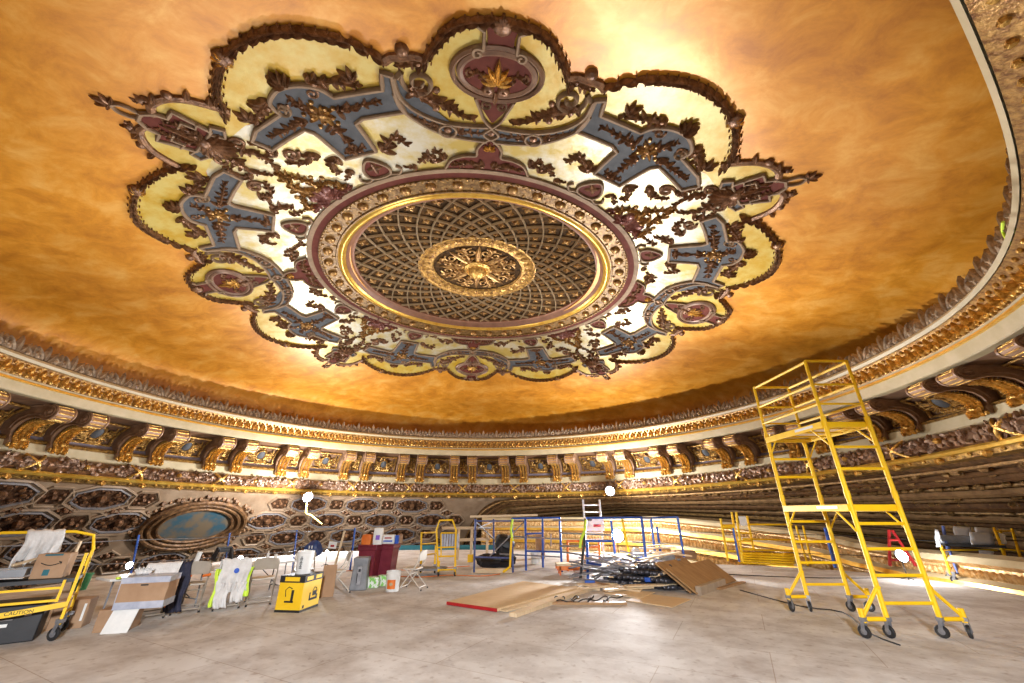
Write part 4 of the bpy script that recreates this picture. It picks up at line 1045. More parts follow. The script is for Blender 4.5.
# step stool
p=at(222,562,hT); p=at(224,560,hT)+tn*.1; st=thing('step_stool','small black plastic step stool standing on the white table','stool',p,tyaw-.4)
mb=MB(); mb.box((0,0,.27),(.32,.24,.04)); mb.build('tread','blk',st,bevel=.01)
for s_ in (-1,1):
    for q_ in (-1,1):
        mb=MB(); mb.bar(V(s_*.13,q_*.09,.26),V(s_*.19,q_*.14,.0),.06,.05); mb.build('leg','blk',st)
mb=MB(); mb.box((0,-.10,.215),(.30,.02,.09)); mb.build('front_apron','blk',st)
def bottle(px,py,label,m,h=.2,r=.035,cap='wht'):
    p=on_table(px,py); t=thing('bottle',label,'bottle',p)
    mb=MB(); mb.lathe([(r*.9,0),(r,.01),(r,h*.62),(r*.75,h*.75),(r*.4,h*.85),(r*.4,h*.92)],(0,0,0),14); mb.build('body',m,t)
    mb=MB(); mb.lathe([(r*.45,h*.92),(r*.45,h)],(0,0,0),12); mb.build('cap',cap,t); return t
bottle(267,560,'white plastic bottle standing left of the cup on the far table','wht')
bottle(298,558,'tall dark bottle on the table just left of the blue bag','blk',.27,.04,'blk')
p=on_table(275,560); mb=MB(); mb.lathe([(.03,0),(.042,.13),(.045,.13),(.04,.12),(.001,.02)],(0,0,0),14); tag(mb.build('paper_cup','wht',loc=p),'white paper cup right of the white bottle on the far table','cup')
p=on_table(193,569); mb=MB(); mb.tube([V(0,0,0),V(.05,0,.32)],.045,12); tag(mb.build('paper_roll','wht',loc=p),'white paper roll standing on end left of the black stool','paper roll')
p=on_table(150,574); o=cloth('travel_bag',[(-.1,.01),(-.06,.07),(.0,.10),(.06,.07),(.1,.01)],.28,None,'navy',amp=.01,loc=p,rz=tyaw,seed=11); tag(o,'flat dark bag lying behind the lit lamp on the near table','bag')
for px,py,lb in ((118,579,'small lime sticker roll on the near corner of the white table'),(150,571,'small lime sticker roll behind the lit table lamp')):
    p=on_table(px,py); mb=MB(); mb.lathe([(.02,0),(.035,0),(.035,.03),(.02,.03)],(0,0,0),12,cap=False); tag(mb.build('tape_roll','lime',loc=p),lb,'tape')
# ------------------------------------------------------------------ work lights
def led(label,p,stand=.0,yaw=0,r=.07,hang=None,cat='work light'):
    t=thing('work_light',label,cat,p,yaw)
    mb=MB(); mb.lathe([(r*.55,-.03),(r,0),(r*1.05,.02),(r*.95,.03)],(0,0,stand),16,V(0,-1,.3)); mb.build('housing','blk',t)
    mb=MB(); mb.lathe([(r*.9,.03),(r*.6,.055),(.001,.065)],(0,0,stand),16,V(0,-1,.3)); mb.build('lamp_face','lamp',t)
    if stand>.05:
        mb=MB(); mb.tube([V(0,.03,0.01),V(0,.03,stand)],.012,6)
        for k in range(3): mb.tube([V(0,.03,.06),V(.16*math.cos(k*2.1),.03+.16*math.sin(k*2.1),.01)],.01,6)
        mb.build('stand','blk',t)
    return t
LIGHTS=[]
p=at(128,572,hT); led('lit work light on the near end of the white table',p,.11); LIGHTS.append((p+V(.0,-.16,.16),1))
p=at(240,563,hT); led('lit work light on the white table right of the black stool',p,.09,r=.06); LIGHTS.append((p+V(0,-.14,.14),1))
p=at(325,566); p=V(p.x,p.y,0); led('lit work light on a stand behind the blue bag',p,.42,r=.07); LIGHTS.append((p+V(0,-.14,.47),.8))
p=atY(308,497,20.9); led('bright hanging work light on yellow cord under the left of the cornice',p,0,r=.24); L1=p
mb=MB(); q=atY(322,524,21.5); mb.tube(catmull([p,p+V(0,.1,-.7),atY(311,515,21.3),q],.2),.03,6); tag(mb.build('power_cord','cord'),'yellow power cord dangling from the left hanging light','cord')
p=atY(610,491,21.6); led('bright hanging work light under the cornice above the white ladder',p,0,r=.24); L2=p
p=at(620,566); led('bright floodlight on a short stand behind the pipe pile',V(p.x,p.y,0),.95,r=.24); L3=V(p.x,p.y-.25,1.0)
p=atY(901,556,12.6); led('bright floodlight beside the red step ladder at the right edge of the deck',V(p.x,p.y,0),p.z,r=.17); L4=V(p.x-.05,p.y-.25,p.z+.05)

# ------------------------------------------------------------------ yellow carton with pail
A=at(299,613); Bx=at(278,601); Cx=at(320,605)
yl=(A-V(*A)).length; e1=(Cx-A); e2=(Bx-A); yaw=math.atan2(e1.y,e1.x)
W1=.62; D1=.50; H1=.60
bc=A+V(math.cos(yaw),math.sin(yaw),0)*W1/2+V(-math.sin(yaw),math.cos(yaw),0)*D1/2
BX=thing('yellow_carton','bright yellow printed tool carton with black top band','carton',(bc.x,bc.y,0),yaw)
mb=MB(); mb.box((0,0,H1/2-.05),(W1,D1,H1-.12)); mb.build('carton_body','boxy',BX,bevel=.006)
mb=MB(); mb.box((0,0,H1-.06),(W1+.012,D1+.012,.12)); mb.build('black_band','ink',BX,bevel=.004)
mb=MB(); mb.box((0,0,.02),(W1+.004,D1+.004,.04)); mb.build('base_band','ink',BX)
mb=MB()
for x,w_ in ((-.14,.2),(.16,.2)): mb.box((x,-D1/2-.008,H1-.06),(w_,.004,.065))
mb.box((-W1/2-.008,0,H1-.06),(.004,.3,.07)); mb.build('band_label','boxy',BX)
mb=MB()   # printed tool silhouette
for x0,s_ in ((.08,1),):
    y=-D1/2-.002
    mb.box((x0,y,.17),(.26,.003,.04)); mb.box((x0-.13,y,.22),(.04,.003,.13)); mb.box((x0+.02,y,.26),(.14,.003,.08)); mb.tube([V(x0-.05,y,.3),V(x0,y,.36),V(x0+.07,y,.34),V(x0+.09,y,.28)],.008,5); mb.box((x0+.1,y,.21),(.05,.003,.05))
    mb.box((-.22,y,.08),(.05,.003,.05))
x=-W1/2-.002
mb.box((x,-.05,.26),(.003,.05,.2)); mb.box((x,.0,.17),(.003,.18,.03)); mb.tube([V(x,-.03,.38),V(x,.04,.41),V(x,.1,.36),V(x,.08,.25)],.008,5)
mb.build('printed_tool_outline','ink',BX)
def pail(label,loc,h=.36,r=.15,name='bucket',zt=0):
    t=thing(name,label,'bucket',loc)
    mb=MB(); mb.lathe([(r*.86,0),(r*.88,.01),(r*.97,h*.80),(r*1.03,h*.80),(r*1.03,h*.84),(r,h*.85),(r*1.02,h*.97),(r*1.04,h),(r*.98,h),(r*.84,.03),(.001,.02)],(0,0,0),24,cap=False); mb.build('pail_body','wht',t)
    mb=MB(); mb.tube([V(-r*1.03,0,h*.86)]+[V(-r*1.05*math.cos(k*pi/8),-r*.5*math.sin(k*pi/8),h*.86-.1*math.sin(k*pi/8)) for k in range(1,8)]+[V(r*1.03,0,h*.86)],.004,5); mb.build('wire_handle','steel',t)
    return t
pp=BX.matrix_basis@V(-.02,.0,H1); pl=pail('white plastic pail with black lettering on top of the yellow carton',pp,.40,.155)
mb=MB()
for i in range(9): mb.box((.0+ (i%2)*.0,-.152,.30-.024*i),(.05 if i%3 else .03,.004,.014),Matrix.Rotation(.0,3,'Z'))
mb.build('printed_lettering','ink',pl)
pk=at(392,591); pl=pail('white bucket with orange label standing on the deck beside the lone chair',(pk.x,pk.y,0),.42,.17)
mb=MB(); vs=[]
for i in range(9):
    th=R_(-125)+R_(70)*i/8
    for z in (.06,.25): rr=.148+.11*z*.17/.17*.2+.008; vs.append(V(rr*math.cos(th)*1.04,rr*math.sin(th)*1.04,z))
mb.add(vs,[(2*i,2*i+1,2*i+3,2*i+2) for i in range(8)]); lb=mb.build('orange_label','ora',pl)
mb=MB(); mb.ball(V(-.0,-.170,.16),.04,(1.1,.1,.9),8); mb.build('label_picture','cream',lb)
# blue bag behind pail
p=at(313,570); o=MB(); 
for i,(x,z,r) in enumerate(((0,.45,.22),(.12,.5,.2),(-.08,.62,.17),(.06,.72,.16))): o.ball(V(x,0,z),r,(1,.7,1),12)
p=on_table(312,557); bb=thing('plastic_bag','crumpled dark blue plastic bag behind the white pail','bag',p,0)
mb=MB(); rnd=random.Random(5); n=14; prof=[(.10,0),(.17,.05),(.19,.16),(.17,.26),(.11,.34),(.05,.38),(.001,.39)]; vs=[]
for r,z in prof:
    for j in range(n): k=1+rnd.uniform(-.18,.18); vs.append(V(r*k*math.cos(2*pi*j/n)*1.15,r*k*math.sin(2*pi*j/n)*.7,z+rnd.uniform(-.015,.015)))
mb.add(vs,[(i*n+j,i*n+(j+1)%n,(i+1)*n+(j+1)%n,(i+1)*n+j) for i in range(len(prof)-1) for j in range(n)]+[tuple(range(n))]); mb.build('bag_body',mat('navy_plastic',(.01,.03,.12),(.03,.07,.22),.35,0,6),bb)
mb=MB(); mb.box((-.05,-.15,.24),(.03,.004,.07)); mb.box((.02,-.15,.24),(.03,.004,.07)); mb.build('white_print','wht',bb)

# leaning white folded chair/board, wooden post, cardboard sheets
p=at(326,597); cb=thing('cardboard_sheets','stack of brown cardboard sheets leaning upright right of the yellow carton','cardboard',(p.x,p.y,0),.5)
for i in range(3):
    mb=MB(); mb.box((0,.03*i,.31-.01*i),(.28,.012,.62-.02*i),Matrix.Rotation(-.10,3,'X')); mb.build('sheet','card',cb)
lc=make_chair('folding_chair','white folding chair leaning behind the cardboard sheets',mat('white_chair',(.62,.60,.55),None,.4,.2),(p.x-.05,p.y+.55,0),R_(120))
p=at(330,583); wp=MB(); wp.bar(V(p.x,p.y,0),V(p.x+.12,p.y+.15,1.25),.07,.035); tag(wp.build('timber_post','lum'),'upright pale timber batten behind the white leaning chair','timber')
p2=atY(333,545,p.y+.1); mb=MB(); mb.box((p2.x,p2.y-.03,p2.z),(.22,.01,.17),Matrix.Rotation(.1,3,'Y')); o=mb.build('notice_card','wht'); tag(o,'white notice card with red mark fixed to the timber batten','sign')
mb=MB(); mb.box((p2.x+.0,p2.y-.037,p2.z-.02),(.10,.004,.05)); mb.build('red_mark','red',o)

# ------------------------------------------------------------------ maroon bins
for i,(px,py,lb) in enumerate(((364,582,'maroon plastic bin, left of the pair, orange packs on top'),(382,580,'maroon plastic bin, right of the pair, red and blue packet on top'))):
    p=at(px,py); t=thing('storage_bin',lb,'bin',(p.x,p.y+.25,0),-.12)
    mb=MB(); h=.86; vs=[V(x*w_,y*d_,z) for z,w_,d_ in ((0,.20,.20),(h-.1,.25,.24),(h-.1,.27,.26),(h,.27,.26)) for x,y in ((-1,-1),(1,-1),(1,1),(-1,1))]
    mb.add(vs,[(4*a+b,4*a+(b+1)%4,4*a+4+(b+1)%4,4*a+4+b) for a in range(3) for b in range(4)]+[(0,1,2,3),(12,13,14,15)]); mb.build('bin_body','mar',t,bevel=.015)
    mb=MB(); mb.box((0,0,h+.015),(.56,.54,.03)); mb.build('bin_lid','mar',t,bevel=.01)
    mb=MB(); mb.tube([V(-.2,-.27,h-.02),V(.2,-.27,h-.02)],.014,6); mb.build('bin_handle','mar',t)
    if i==0: b1=t
    else: b2=t
def pack(name,label,cat,loc,sz,m,rz=0,seed=1,soft=0):
    rnd=random.Random(seed); mb=MB(); n=5; sx,sy,sz_=sz; bm=bmesh.new(); bmesh.ops.create_cube(bm,size=1); bmesh.ops.subdivide_edges(bm,edges=bm.edges[:],cuts=4,use_grid_fill=True)
    for v in bm.verts:
        c=v.co; q=c.copy(); l=max(abs(c.x),abs(c.y),abs(c.z)); f=(.5/max(.001,c.length))**(.9 if soft else .25); jt=.008+soft; v.co=V(c.x*sx*f*(1.15 if soft else 1)+rnd.uniform(-jt,jt),c.y*sy*f*(1.15 if soft else 1)+rnd.uniform(-jt,jt),max(0,(c.z*(f if c.z>0 else 1)*(1+.1*soft)+.5)*sz_+(rnd.uniform(-jt,jt) if c.z>-.4 else 0)))
    bm.verts.index_update(); mb.add([v.co.copy() for v in bm.verts],[tuple(v.index for v in f.verts) for f in bm.faces]); bm.free()
    return tag(mb.build(name,m,loc=loc,rot=(0,0,rz)),label,cat)
z=.89
q=b1.location; pack('paper_towel_pack','orange wrapped pack on the left maroon bin','pack',(q.x-.12,q.y-.05,z),(.28,.24,.26),'ora',seed=1)
o=pack('towel_bundle','white towel bundle with purple print on the left maroon bin','pack',(q.x+.16,q.y,z),(.26,.3,.44),'wht',.2,seed=2)
mb=MB(); mb.box((.0,-.15,.18),(.11,.01,.12)); mb.build('purple_print','purple',o)
q=b2.location; o=pack('wipes_packet','white packet with red and blue print on the right maroon bin','pack',(q.x,q.y-.05,z),(.40,.2,.24),'wht',.1,seed=3)
mb=MB(); mb.box((.0,-.10,.15),(.2,.01,.035)); mb.build('red_print','red',o); mb=MB(); mb.box((.0,-.10,.07),(.26,.01,.04)); mb.build('blue_print','bluetape',o)
pack('small_carton','small brown carton on the right maroon bin','carton',(q.x+.28,q.y+.15,z),(.14,.16,.24),'card',seed=4)
mb=MB(); mb.box((0,0,.11),(.1,.1,.22)); tag(mb.build('blue_box','bluetape',loc=(q.x+.26,q.y-.10,z),bevel=.01),'small blue box at the right end of the bin tops','box')
# heater / water boiler
p=at(357,590); t=thing('canister','dark grey upright canister with silver front panel left of the maroon bins','canister',(p.x,p.y+.1,0),.15)
mb=MB(); vs=[V(x*w_,y*d_,z) for z,w_,d_ in ((0,.20,.19),(.06,.19,.17),(.55,.165,.15),(.66,.18,.17),(.70,.17,.16)) for x,y in ((-1,-1),(1,-1),(1,1),(-1,1))]
mb.add(vs,[(4*a+b,4*a+(b+1)%4,4*a+4+(b+1)%4,4*a+4+b) for a in range(4) for b in range(4)]+[(0,1,2,3),(16,17,18,19)]); mb.build('canister_body','grey',t,bevel=.02)
mb=MB(); mb.box((.0,-.168,.31),(.12,.02,.40)); mb.build('silver_panel','steel',t,bevel=.01)
mb=MB(); mb.box((.0,-.182,.42),(.05,.01,.06)); mb.tube([V(-.04,-.185,.15),V(-.04,-.185,.36)],.008,6); mb.build('control_knob','blk',t)
for px,py,lb in ((371,588,'green and white wrapped bottle pack, left of the two by the maroon bins'),(383,586,'green and white wrapped bottle pack, right of the two by the maroon bins')):
    p=at(px,py); pack('water_bottle_pack',lb,'pack',(p.x,p.y+.1,0),(.34,.24,.24),'pack',.1,seed=px)

# ------------------------------------------------------------------ small yellow rolling scaffold mid left
p0=at(418,572); p1=at(447,577); p2=at(456,577)
t=thing('rolling_scaffold','small yellow rolling scaffold with arched guard rail at mid deck','scaffold',(0,0,0))
Yr=p0.y; 
def TT(mb,pts,r): mb.tube([atY(*q) for q in pts],r,7)
Y1=p1.y+.1; Y0=p0.y-.3
mb=MB(); TT(mb,[(438.5,573,Y1),(437,545,Y1),(436.5,530,Y1),(439.5,520.5,Y1),(452.5,520,Y1),(456,530,Y1),(455.5,545,Y1),(455,575,Y1)],.03)
for y in (547.5,556.5,570): TT(mb,[(438,y,Y1),(455.3,y-.5,Y1)],.022)
TT(mb,[(441,533,Y1),(441,557,Y1)],.02); TT(mb,[(441,533,Y1),(455.5,533,Y1)],.018)
mb.build('end_frame','yel',t)
mb=MB(); TT(mb,[(420.5,573,Y0),(421.5,532,Y0)],.03); TT(mb,[(421.5,533,Y0),(436.5,532.5,Y1)],.022); TT(mb,[(421.2,544,Y0),(437,543,Y1)],.022); TT(mb,[(425,555,Y0),(438,553,Y1)],.022); TT(mb,[(434.5,565,Y0),(436,545,Y0)],.03)
TT(mb,[(421,533,Y0),(436,532,Y0)],.02); mb.build('side_frame','yel',t)
mb=MB(); a_=atY(422,567,Y0); b_=atY(439,569,Y1); mb.box(((a_.x+b_.x)/2,(a_.y+b_.y)/2,a_.z),((b_.x-a_.x)+.3,abs(a_.y-b_.y),.05)); mb.build('platform','grey',t)
for q in ((438.5,Y1),(455,Y1),(420.5,Y0),(434.5,Y0)):
    g_=atY(q[0],572,q[1]); caster(t,(g_.x,g_.y,0),.075)
    mb=MB(); mb.tube([V(g_.x,g_.y,.17),V(g_.x,g_.y,.4)],.028,7); mb.build('caster_stem','yel',t)
mb=MB(); g_=atY(450,541,Y1+.02); 
for i in range(7): mb.box((g_.x-.24+.08*i,g_.y,g_.z),(.06,.03,.38))
mb.build('grey_slatted_panel','tape',t)
# saw-horse frames of timber with yellow feet
Yq=at(475,566).y+1.2
t=thing('timber_trestle','pale timber table frame with yellow boot feet behind the small yellow scaffold','timber frame',(0,0,0))
mb=MB()
for a,b in (((442,528),(491,528)),((458,540),(490,539))): mb.bar(atY(*a,Yq),atY(*b,Yq),.07,.1)
mb.build('top_rail','lum',t)
for x in (459,472,487.5):
    mb=MB(); a_=atY(x,528,Yq+(0 if x!=459 else .8)); mb.bar(a_,V(a_.x,a_.y,.0),.14 if x!=459 else .07,.09); l_=mb.build('leg','lum',t)
    if x!=459: mb=MB(); mb.box((a_.x,a_.y,.13),(.24,.2,.26)); mb.build('yellow_boot','yel',t,bevel=.01)

# ------------------------------------------------------------------ blue scaffold frames (centre)
def bars(name,label,cat,parts,group=None):
    "parts: {name:(material,radius,[polylines])}; polylines of (x,y,Y)"
    t=thing(name,label,cat,(0,0,0),0,group)
    for nm,m,r,L in parts:
        for pl in L:
            mb=MB(); mb.tube([atY(*q) if len(q)==3 else V(*q[1:]) for q in pl],r,8); mb.build(nm,m,t)
    return t
Ya=at(476,573).y; Yb=Ya+1.9
M['dblu']=mat('worn_blue_paint',(.05,.08,.25),(.12,.16,.38),.4,.3,8)
def g0(x,Y): # point on floor below sight column x at depth Y
    lo=555; 
    for y in range(540,640):
        if atY(x,y,Y).z<0: return (x,y-.6,Y)
    return (x,600,Y)
fA=bars('scaffold_bay','blue scaffold bay with a pale plank across its top and black bags inside','scaffold',[
 ('post','dblu',.033,[[(475.5,519,Ya),g0(474,Ya)],[(512,518,Ya),g0(513,Ya)],[(493.5,519,Yb),g0(494,Yb)],[(525,519,Yb),g0(526,Yb)]]),
 ('rail','dblu',.024,[[(475.5,521,Ya),(512,521,Ya)],[(475,557,Ya),(512.5,558,Ya)],[(493.5,521,Yb),(525,521,Yb)]]),
 ('diagonal_brace','steel',.02,[[(476,522,Ya),(500,545,Yb)],[(490,556,Ya),(524,522,Yb)],[(480,527,Ya),(494,521,Yb)]]),
 ('steel_rail','steel',.024,[[(478,528,Ya),(491,528,Yb)],[(500,554,Ya),(560,557,Yb)],[(508,536,Ya),(560,539,Yb)]])])
mb=MB(); a_=atY(470,516.5,Ya); b_=atY(536,515,Ya+.2); mb.bar(a_,b_,.7,.06); tag(mb.build('scaffold_plank','lum'),'pale timber plank laid across the top of the blue scaffold bay','plank')
fB=bars('scaffold','bright blue scaffold frame standing right of the planked bay','scaffold',[
 ('post','blu',.036,[[(525.5,519,Ya+.6),g0(526,Ya+.6)],[(542.5,518,Ya+1.3),g0(543,Ya+1.3)],[(559.5,517,Ya+.2),g0(562,Ya+.2)]]),
 ('rail','blu',.028,[[(512,518.5,Ya),(560,517.5,Ya+.2)],[(525,534,Ya+.6),(543,533,Ya+1.3)],[(526,551,Ya+.6),(562,552,Ya+.2)]]),
 ('steel_rail','steel',.024,[[(553,520,Ya+.2),(592,520,Ya-.8)],[(560,546,Ya+.2),(590,546,Ya-.8)],[(551,534,Ya+1.3),(551,546,Ya+1.3)]])])
# yellow strap and boot
t=bars('yellow_strap','yellow webbing strap hanging down the front right post of the planked bay','strap',[('webbing','lime',.035,[[(512.5,519,Ya-.06),(511,530,Ya-.07),(512.5,541,Ya-.06)]]),('yellow_brace','yel',.035,[[(511.5,538,Ya-.08),(510.5,555,Ya-.08),(510,567,Ya-.08),(503,572,Ya-.15)]])])
# black bags
def bag(label,px,py,sz,seed,m='blk',name='refuse_bag',cat='bag'):
    p=at(px,py); return pack(name,label,cat,(p.x,p.y+sz[1]/2,0),sz,m,0,seed,soft=.05)
bag('large black refuse bag lying under the planked blue bay',496,568,(1.25,.7,.42),21)
p=at(504,568); pack('refuse_bag','black refuse bag piled on top of the larger one','bag',(p.x,p.y+.4,.40),(.6,.5,.6),'blk',.1,22,soft=.05)
mb=MB(); p=at(492,572); mb.box((p.x,p.y-.1,.05),(1.25,.25,.1)); tag(mb.build('timber_block','lum'),'short timber block in front of the large black bag','timber')
p=at(536,564); pail('small white bucket standing behind the blue frames',(p.x,p.y,0),.42,.19)
p=at(539,560); pack('paper_sack','brown paper sack behind the small white bucket','sack',(p.x+.1,p.y+.6,0),(.4,.3,.9),'card',0,31)
# ladder
Yl=at(592,569).y+.6
t=thing('ladder','white  ladder rising above the blue frames','ladder',(0,0,0))
for x0,x1 in ((583,588),(599.5,605)):
    mb=MB(); mb.bar(atY(x0,500,Yl),V(*g0(x1,Yl-.5)[0:0],*(atY(*g0(x1,Yl-.5)))),.07,.12); mb.build('stile','wht',t)
for i in range(9):
    f=i/9; y=505+f*62; mb=MB(); mb.tube([atY(583.3+5*f,y,Yl-.5*f),atY(599.8+5.3*f,y,Yl-.5*f)],.025,6); mb.build('rung','wht',t)
mb=MB(); q=atY(594,524,Yl-.25); mb.box((q.x,q.y,q.z),(.7,.02,.45)); s_=mb.build('white_board','wht',t); mb=MB(); mb.box((q.x+.1,q.y-.02,q.z-.05),(.25,.01,.08)); mb.build('red_mark','red',t)
Yc=at(588,579).y
fC=bars('scaffold','blue scaffold frame in front of the pipe pile, with strapped left post','scaffold',[
 ('post','blu',.04,[[(587,540,Yc),g0(588,Yc)],[(641.5,518,Yc),(644,540,Yc),(648,580,Yc)],[(611,520,Yc+1.5),(616,562,Yc+1.5)]]),
 ('rail','blu',.03,[[(586,518,Yc),(642,517.5,Yc)],[(587,541,Yc),(612,541,Yc)],[(588,563,Yc),(607,566,Yc)]]),
 ('strap_post','rub',.04,[[(585.5,519,Yc-.05),(584,545,Yc-.05),(580,582,Yc-.05)]]),
 ('steel_rail','steel',.024,[[(560,533,Yc+.4),(612,535,Yc)],[(562,552,Yc+.4),(592,556,Yc)],[(600,556,Yc+1),(628,578,Yc+.2)]])])
t=bars('safety_strap','lime webbing strap twisted round the left post of the front blue frame','strap',[('webbing','lime',.04,[[(586,520,Yc-.12),(585,530,Yc-.12),(581,540,Yc-.14),(580,548,Yc-.12)]])])
fD=bars('scaffold','blue scaffold frame behind the brown plywood lean-to','scaffold',[
 ('post','blu',.045,[[(651,519,Yc+3),(655,553,Yc+3)],[(657,527,Yc+3.4),(661,556,Yc+3.4)],[(677.5,517,Yc+3.2),(684,557,Yc+3.2)]]),
 ('rail','blu',.035,[[(641,518,Yc),(651,518,Yc+3),(677.5,517,Yc+3.2)]]),('steel_rail','steel',.024,[[(632,542,Yc+3),(668,544,Yc+3)]])])
bars('yellow_post','leaning yellow post beside the bright floodlight','post',[('tube','yel',.035,[[(622,518,Yc+1),(626,540,Yc+1),(630,556,Yc+1)]]),('black_foot','rub',.04,[[(630,556,Yc+1),(632,563,Yc+1)]])])
fO=bars('orange_trestle','orange trestle frame behind the front blue frame','trestle',[
 ('post','ora',.04,[[(567.5,540,Yc+1.6),(568,571,Yc+1.6)],[(599,540,Yc+1.6),(600,560,Yc+1.6)],[(583,542,Yc+1.3),(583.5,568,Yc+1.3)],[(614,540,Yc+2),(617,562,Yc+2)]]),
 ('rail','ora',.035,[[(567.5,541,Yc+1.6),(599,541,Yc+1.6)],[(583,547,Yc+1.3),(599,547,Yc+1.6)]])])
t=thing('orange_bench','low orange steel bench topped with pale planks','bench',(0,0,0))
a_=atY(556,564,Yc+.9); b_=atY(590,564,Yc+.9); zb=a_.z
mb=MB(); mb.bar(V(a_.x,a_.y,zb),V(b_.x,a_.y,zb),.5,.06); mb.build('plank_top','lum',t)
for dy in (-.2,.2): mb=MB(); mb.bar(V(a_.x,a_.y+dy,zb-.09),V(b_.x,a_.y+dy,zb-.09),.05,.11); mb.build('side_rail','ora',t)
for x in (a_.x+.1,b_.x-.1):
    for dy in (-.2,.2): mb=MB(); mb.bar(V(x,a_.y+dy,0),V(x,a_.y+dy,zb-.05),.05); mb.build('leg','ora',t)
p=at(637,562); hh=thing('hard_hat','white hard hat resting on a lime vest behind the pipe pile','hard hat',(p.x,p.y,.0))
mb=MB(); mb.lathe([(.21,.30),(.17,.31),(.16,.38),(.12,.45),(.06,.48),(.001,.485)],(0,0,0),18,cap=False); mb.build('shell','wht',hh)
pack('safety_vest','lime hi-vis vest bundle under the white hard hat','vest',(p.x,p.y,0),(.42,.32,.30),'lime',0,41)

# ------------------------------------------------------------------ loose boards and plywood
def board(label,a,b,w_,h_,m='lum',name='timber_board',za=None,zb=None,grp=None,cat='board'):
    A_=at(*a) if len(a)==2 else at(*a); B_=at(*b); mb=MB(); A_.z=(za if za is not None else 0)+h_/2; B_.z=(zb if zb is not None else 0)+h_/2
    c=(A_+B_)/2; mb.bar(A_-c,B_-c,w_,h_); return tag(mb.build(name,m,loc=c),label,cat,grp)
def quad(label,px,z,th,m,name='plywood_sheet',cat='plywood',lift=None,edge=None):
    P=[at(*q,z) if lift is None else at(*q,z+lift[i]) for i,q in enumerate(px)]; c=sum(P,V(0,0,0))/4; mb=MB()
    mb.add([q-c for q in P]+[q-c-V(0,0,th) for q in P],[(0,1,2,3),(7,6,5,4)]+[(i,(i+1)%4,4+(i+1)%4,4+i) for i in range(4)]); o=mb.build(name,m,loc=c,smooth=False); tag(o,label,cat)
    if edge:
        e=MB(); i,j=edge; a_,b_=P[i]-c,P[j]-c; e.bar(a_-V(0,.012,th/2),b_-V(0,.012,th/2),.02,th*1.05); e.build('red_painted_edge','red',o)
    return o
quad('large pale plywood sheets with red painted front edge lying in the foreground',[(447,601.5),(497,608.5),(577,588),(523,581)],.06,.05,'ply',edge=(0,1))
quad('second plywood sheet sliding out under the red-edged one',[(497,609),(506,611),(590,589),(575,586)],.03,.02,'lum')
board('long pale timber lying nearest the viewer beside the plywood sheets',(513,617),(598,587),.16,.06,name='timber_board')
board('flat dark-stained board with black cord tangled on it',(552,604),(626,604),.16,.04,'dply')
board('long timber parallel to the stained board, behind it',(530,607),(560,597),.08,.04)
board('pale board lying across the deck left of the pipe pile',(556,589),(600,590),.13,.05)
board('stained timber lying behind the cord, near the front blue post',(588,583),(622,591),.18,.06,'dply')
quad('thin pale plywood offcut lying flat in front of the pipe pile',[(625,600),(672,607),(691,599),(650,594)],.02,.015,'ply')
quad('smaller plywood offcut beside the flat thin one',[(604,593),(640,598),(655,592),(616,589)],.03,.015,'lum')
# cord tangle
mb=MB(); c=at(580,602); pts=[]
for i in range(90):
    t_=i/90*2*pi*4; pts.append(c+V(-.5+1.3*i/90+.18*math.cos(t_),.18*math.sin(t_*1.1)+.06*math.sin(i*.3),.055+.02*math.sin(i)))
mb.tube(pts,.012,5); tag(mb.build('tangled_cord','rub'),'tangled thin black cord lying over the stained board','cord')
for lb,px in (('orange cord looping along the deck near the small yellow scaffold',[(396,576),(420,577),(450,575),(480,576),(500,574)]),('orange cord running behind the maroon bins',[(320,577),(345,571),(400,570),(470,566)])):
    mb=MB(); mb.tube(catmull([at(*q,.015) for q in px],.2),.012,5); tag(mb.build('extension_cord','orangecord'),lb,'cord')
for lb,px in (('long dark cable trailing across the deck under the tall tower',[(740,590),(800,606),(842,612),(870,633),(900,645)]),('dark cable on the deck right of the plywood lean-to',[(722,574),(790,577),(850,578),(930,577)])):
    mb=MB(); mb.tube(catmull([at(*q,.012) for q in px],.2),.011,5); tag(mb.build('cable','rub'),lb,'cable')
# brown lean-to of two plywood sheets
A0_=at(697,594); A1_=at(732,588)
def tilt(label,pts,m,th=.03):
    c=sum(pts,V(0,0,0))/4; n_=(pts[1]-pts[0]).cross(pts[3]-pts[0]).normalized()*th; mb=MB()
    mb.add([q-c for q in pts]+[q-c+n_ for q in pts],[(0,1,2,3),(7,6,5,4)]+[(i,(i+1)%4,4+(i+1)%4,4+i) for i in range(4)]); o=mb.build('plywood_sheet',m,loc=c,smooth=False); return tag(o,label,'plywood')
P0,P1=at(697,595),at(736,581); LV=V(-.55,.24,.48)
P=[P0,P1,P1+LV,P0+LV]
s1=tilt('brown plywood sheet leaning in front, with crossing dark marks, over the pipe pile',P,'dply')
mb=MB(); c=s1.location
up_=V(0,-.02,.02)
for a,b in ((.2,.8),(.8,.25)): pass
def onq(u,v): return (P[0].lerp(P[1],u)).lerp(P[3].lerp(P[2],u),v)-c+V(0,-.02,.012)
mb.bar(onq(.1,.55),onq(.75,.95),.03,.006); mb.bar(onq(.25,.9),onq(.6,.2),.03,.006); mb.bar(onq(.55,.6),onq(.98,.15),.02,.006); mb.build('dark_mark',mat('dark_mark',(.12,.06,.03)),s1)
nb=(P[1]-P[0]).cross(P[3]-P[0]).normalized(); nb=nb if nb.z<0 else -nb
Q=[P0+nb*.07+LV*.15,P0.lerp(P1,.62)+nb*.07+LV*.15,P0.lerp(P1,.62)+nb*.07+LV*1.32,P0+nb*.07+LV*1.32]
tilt('brown plywood sheet leaning behind the marked one',Q,'dply')
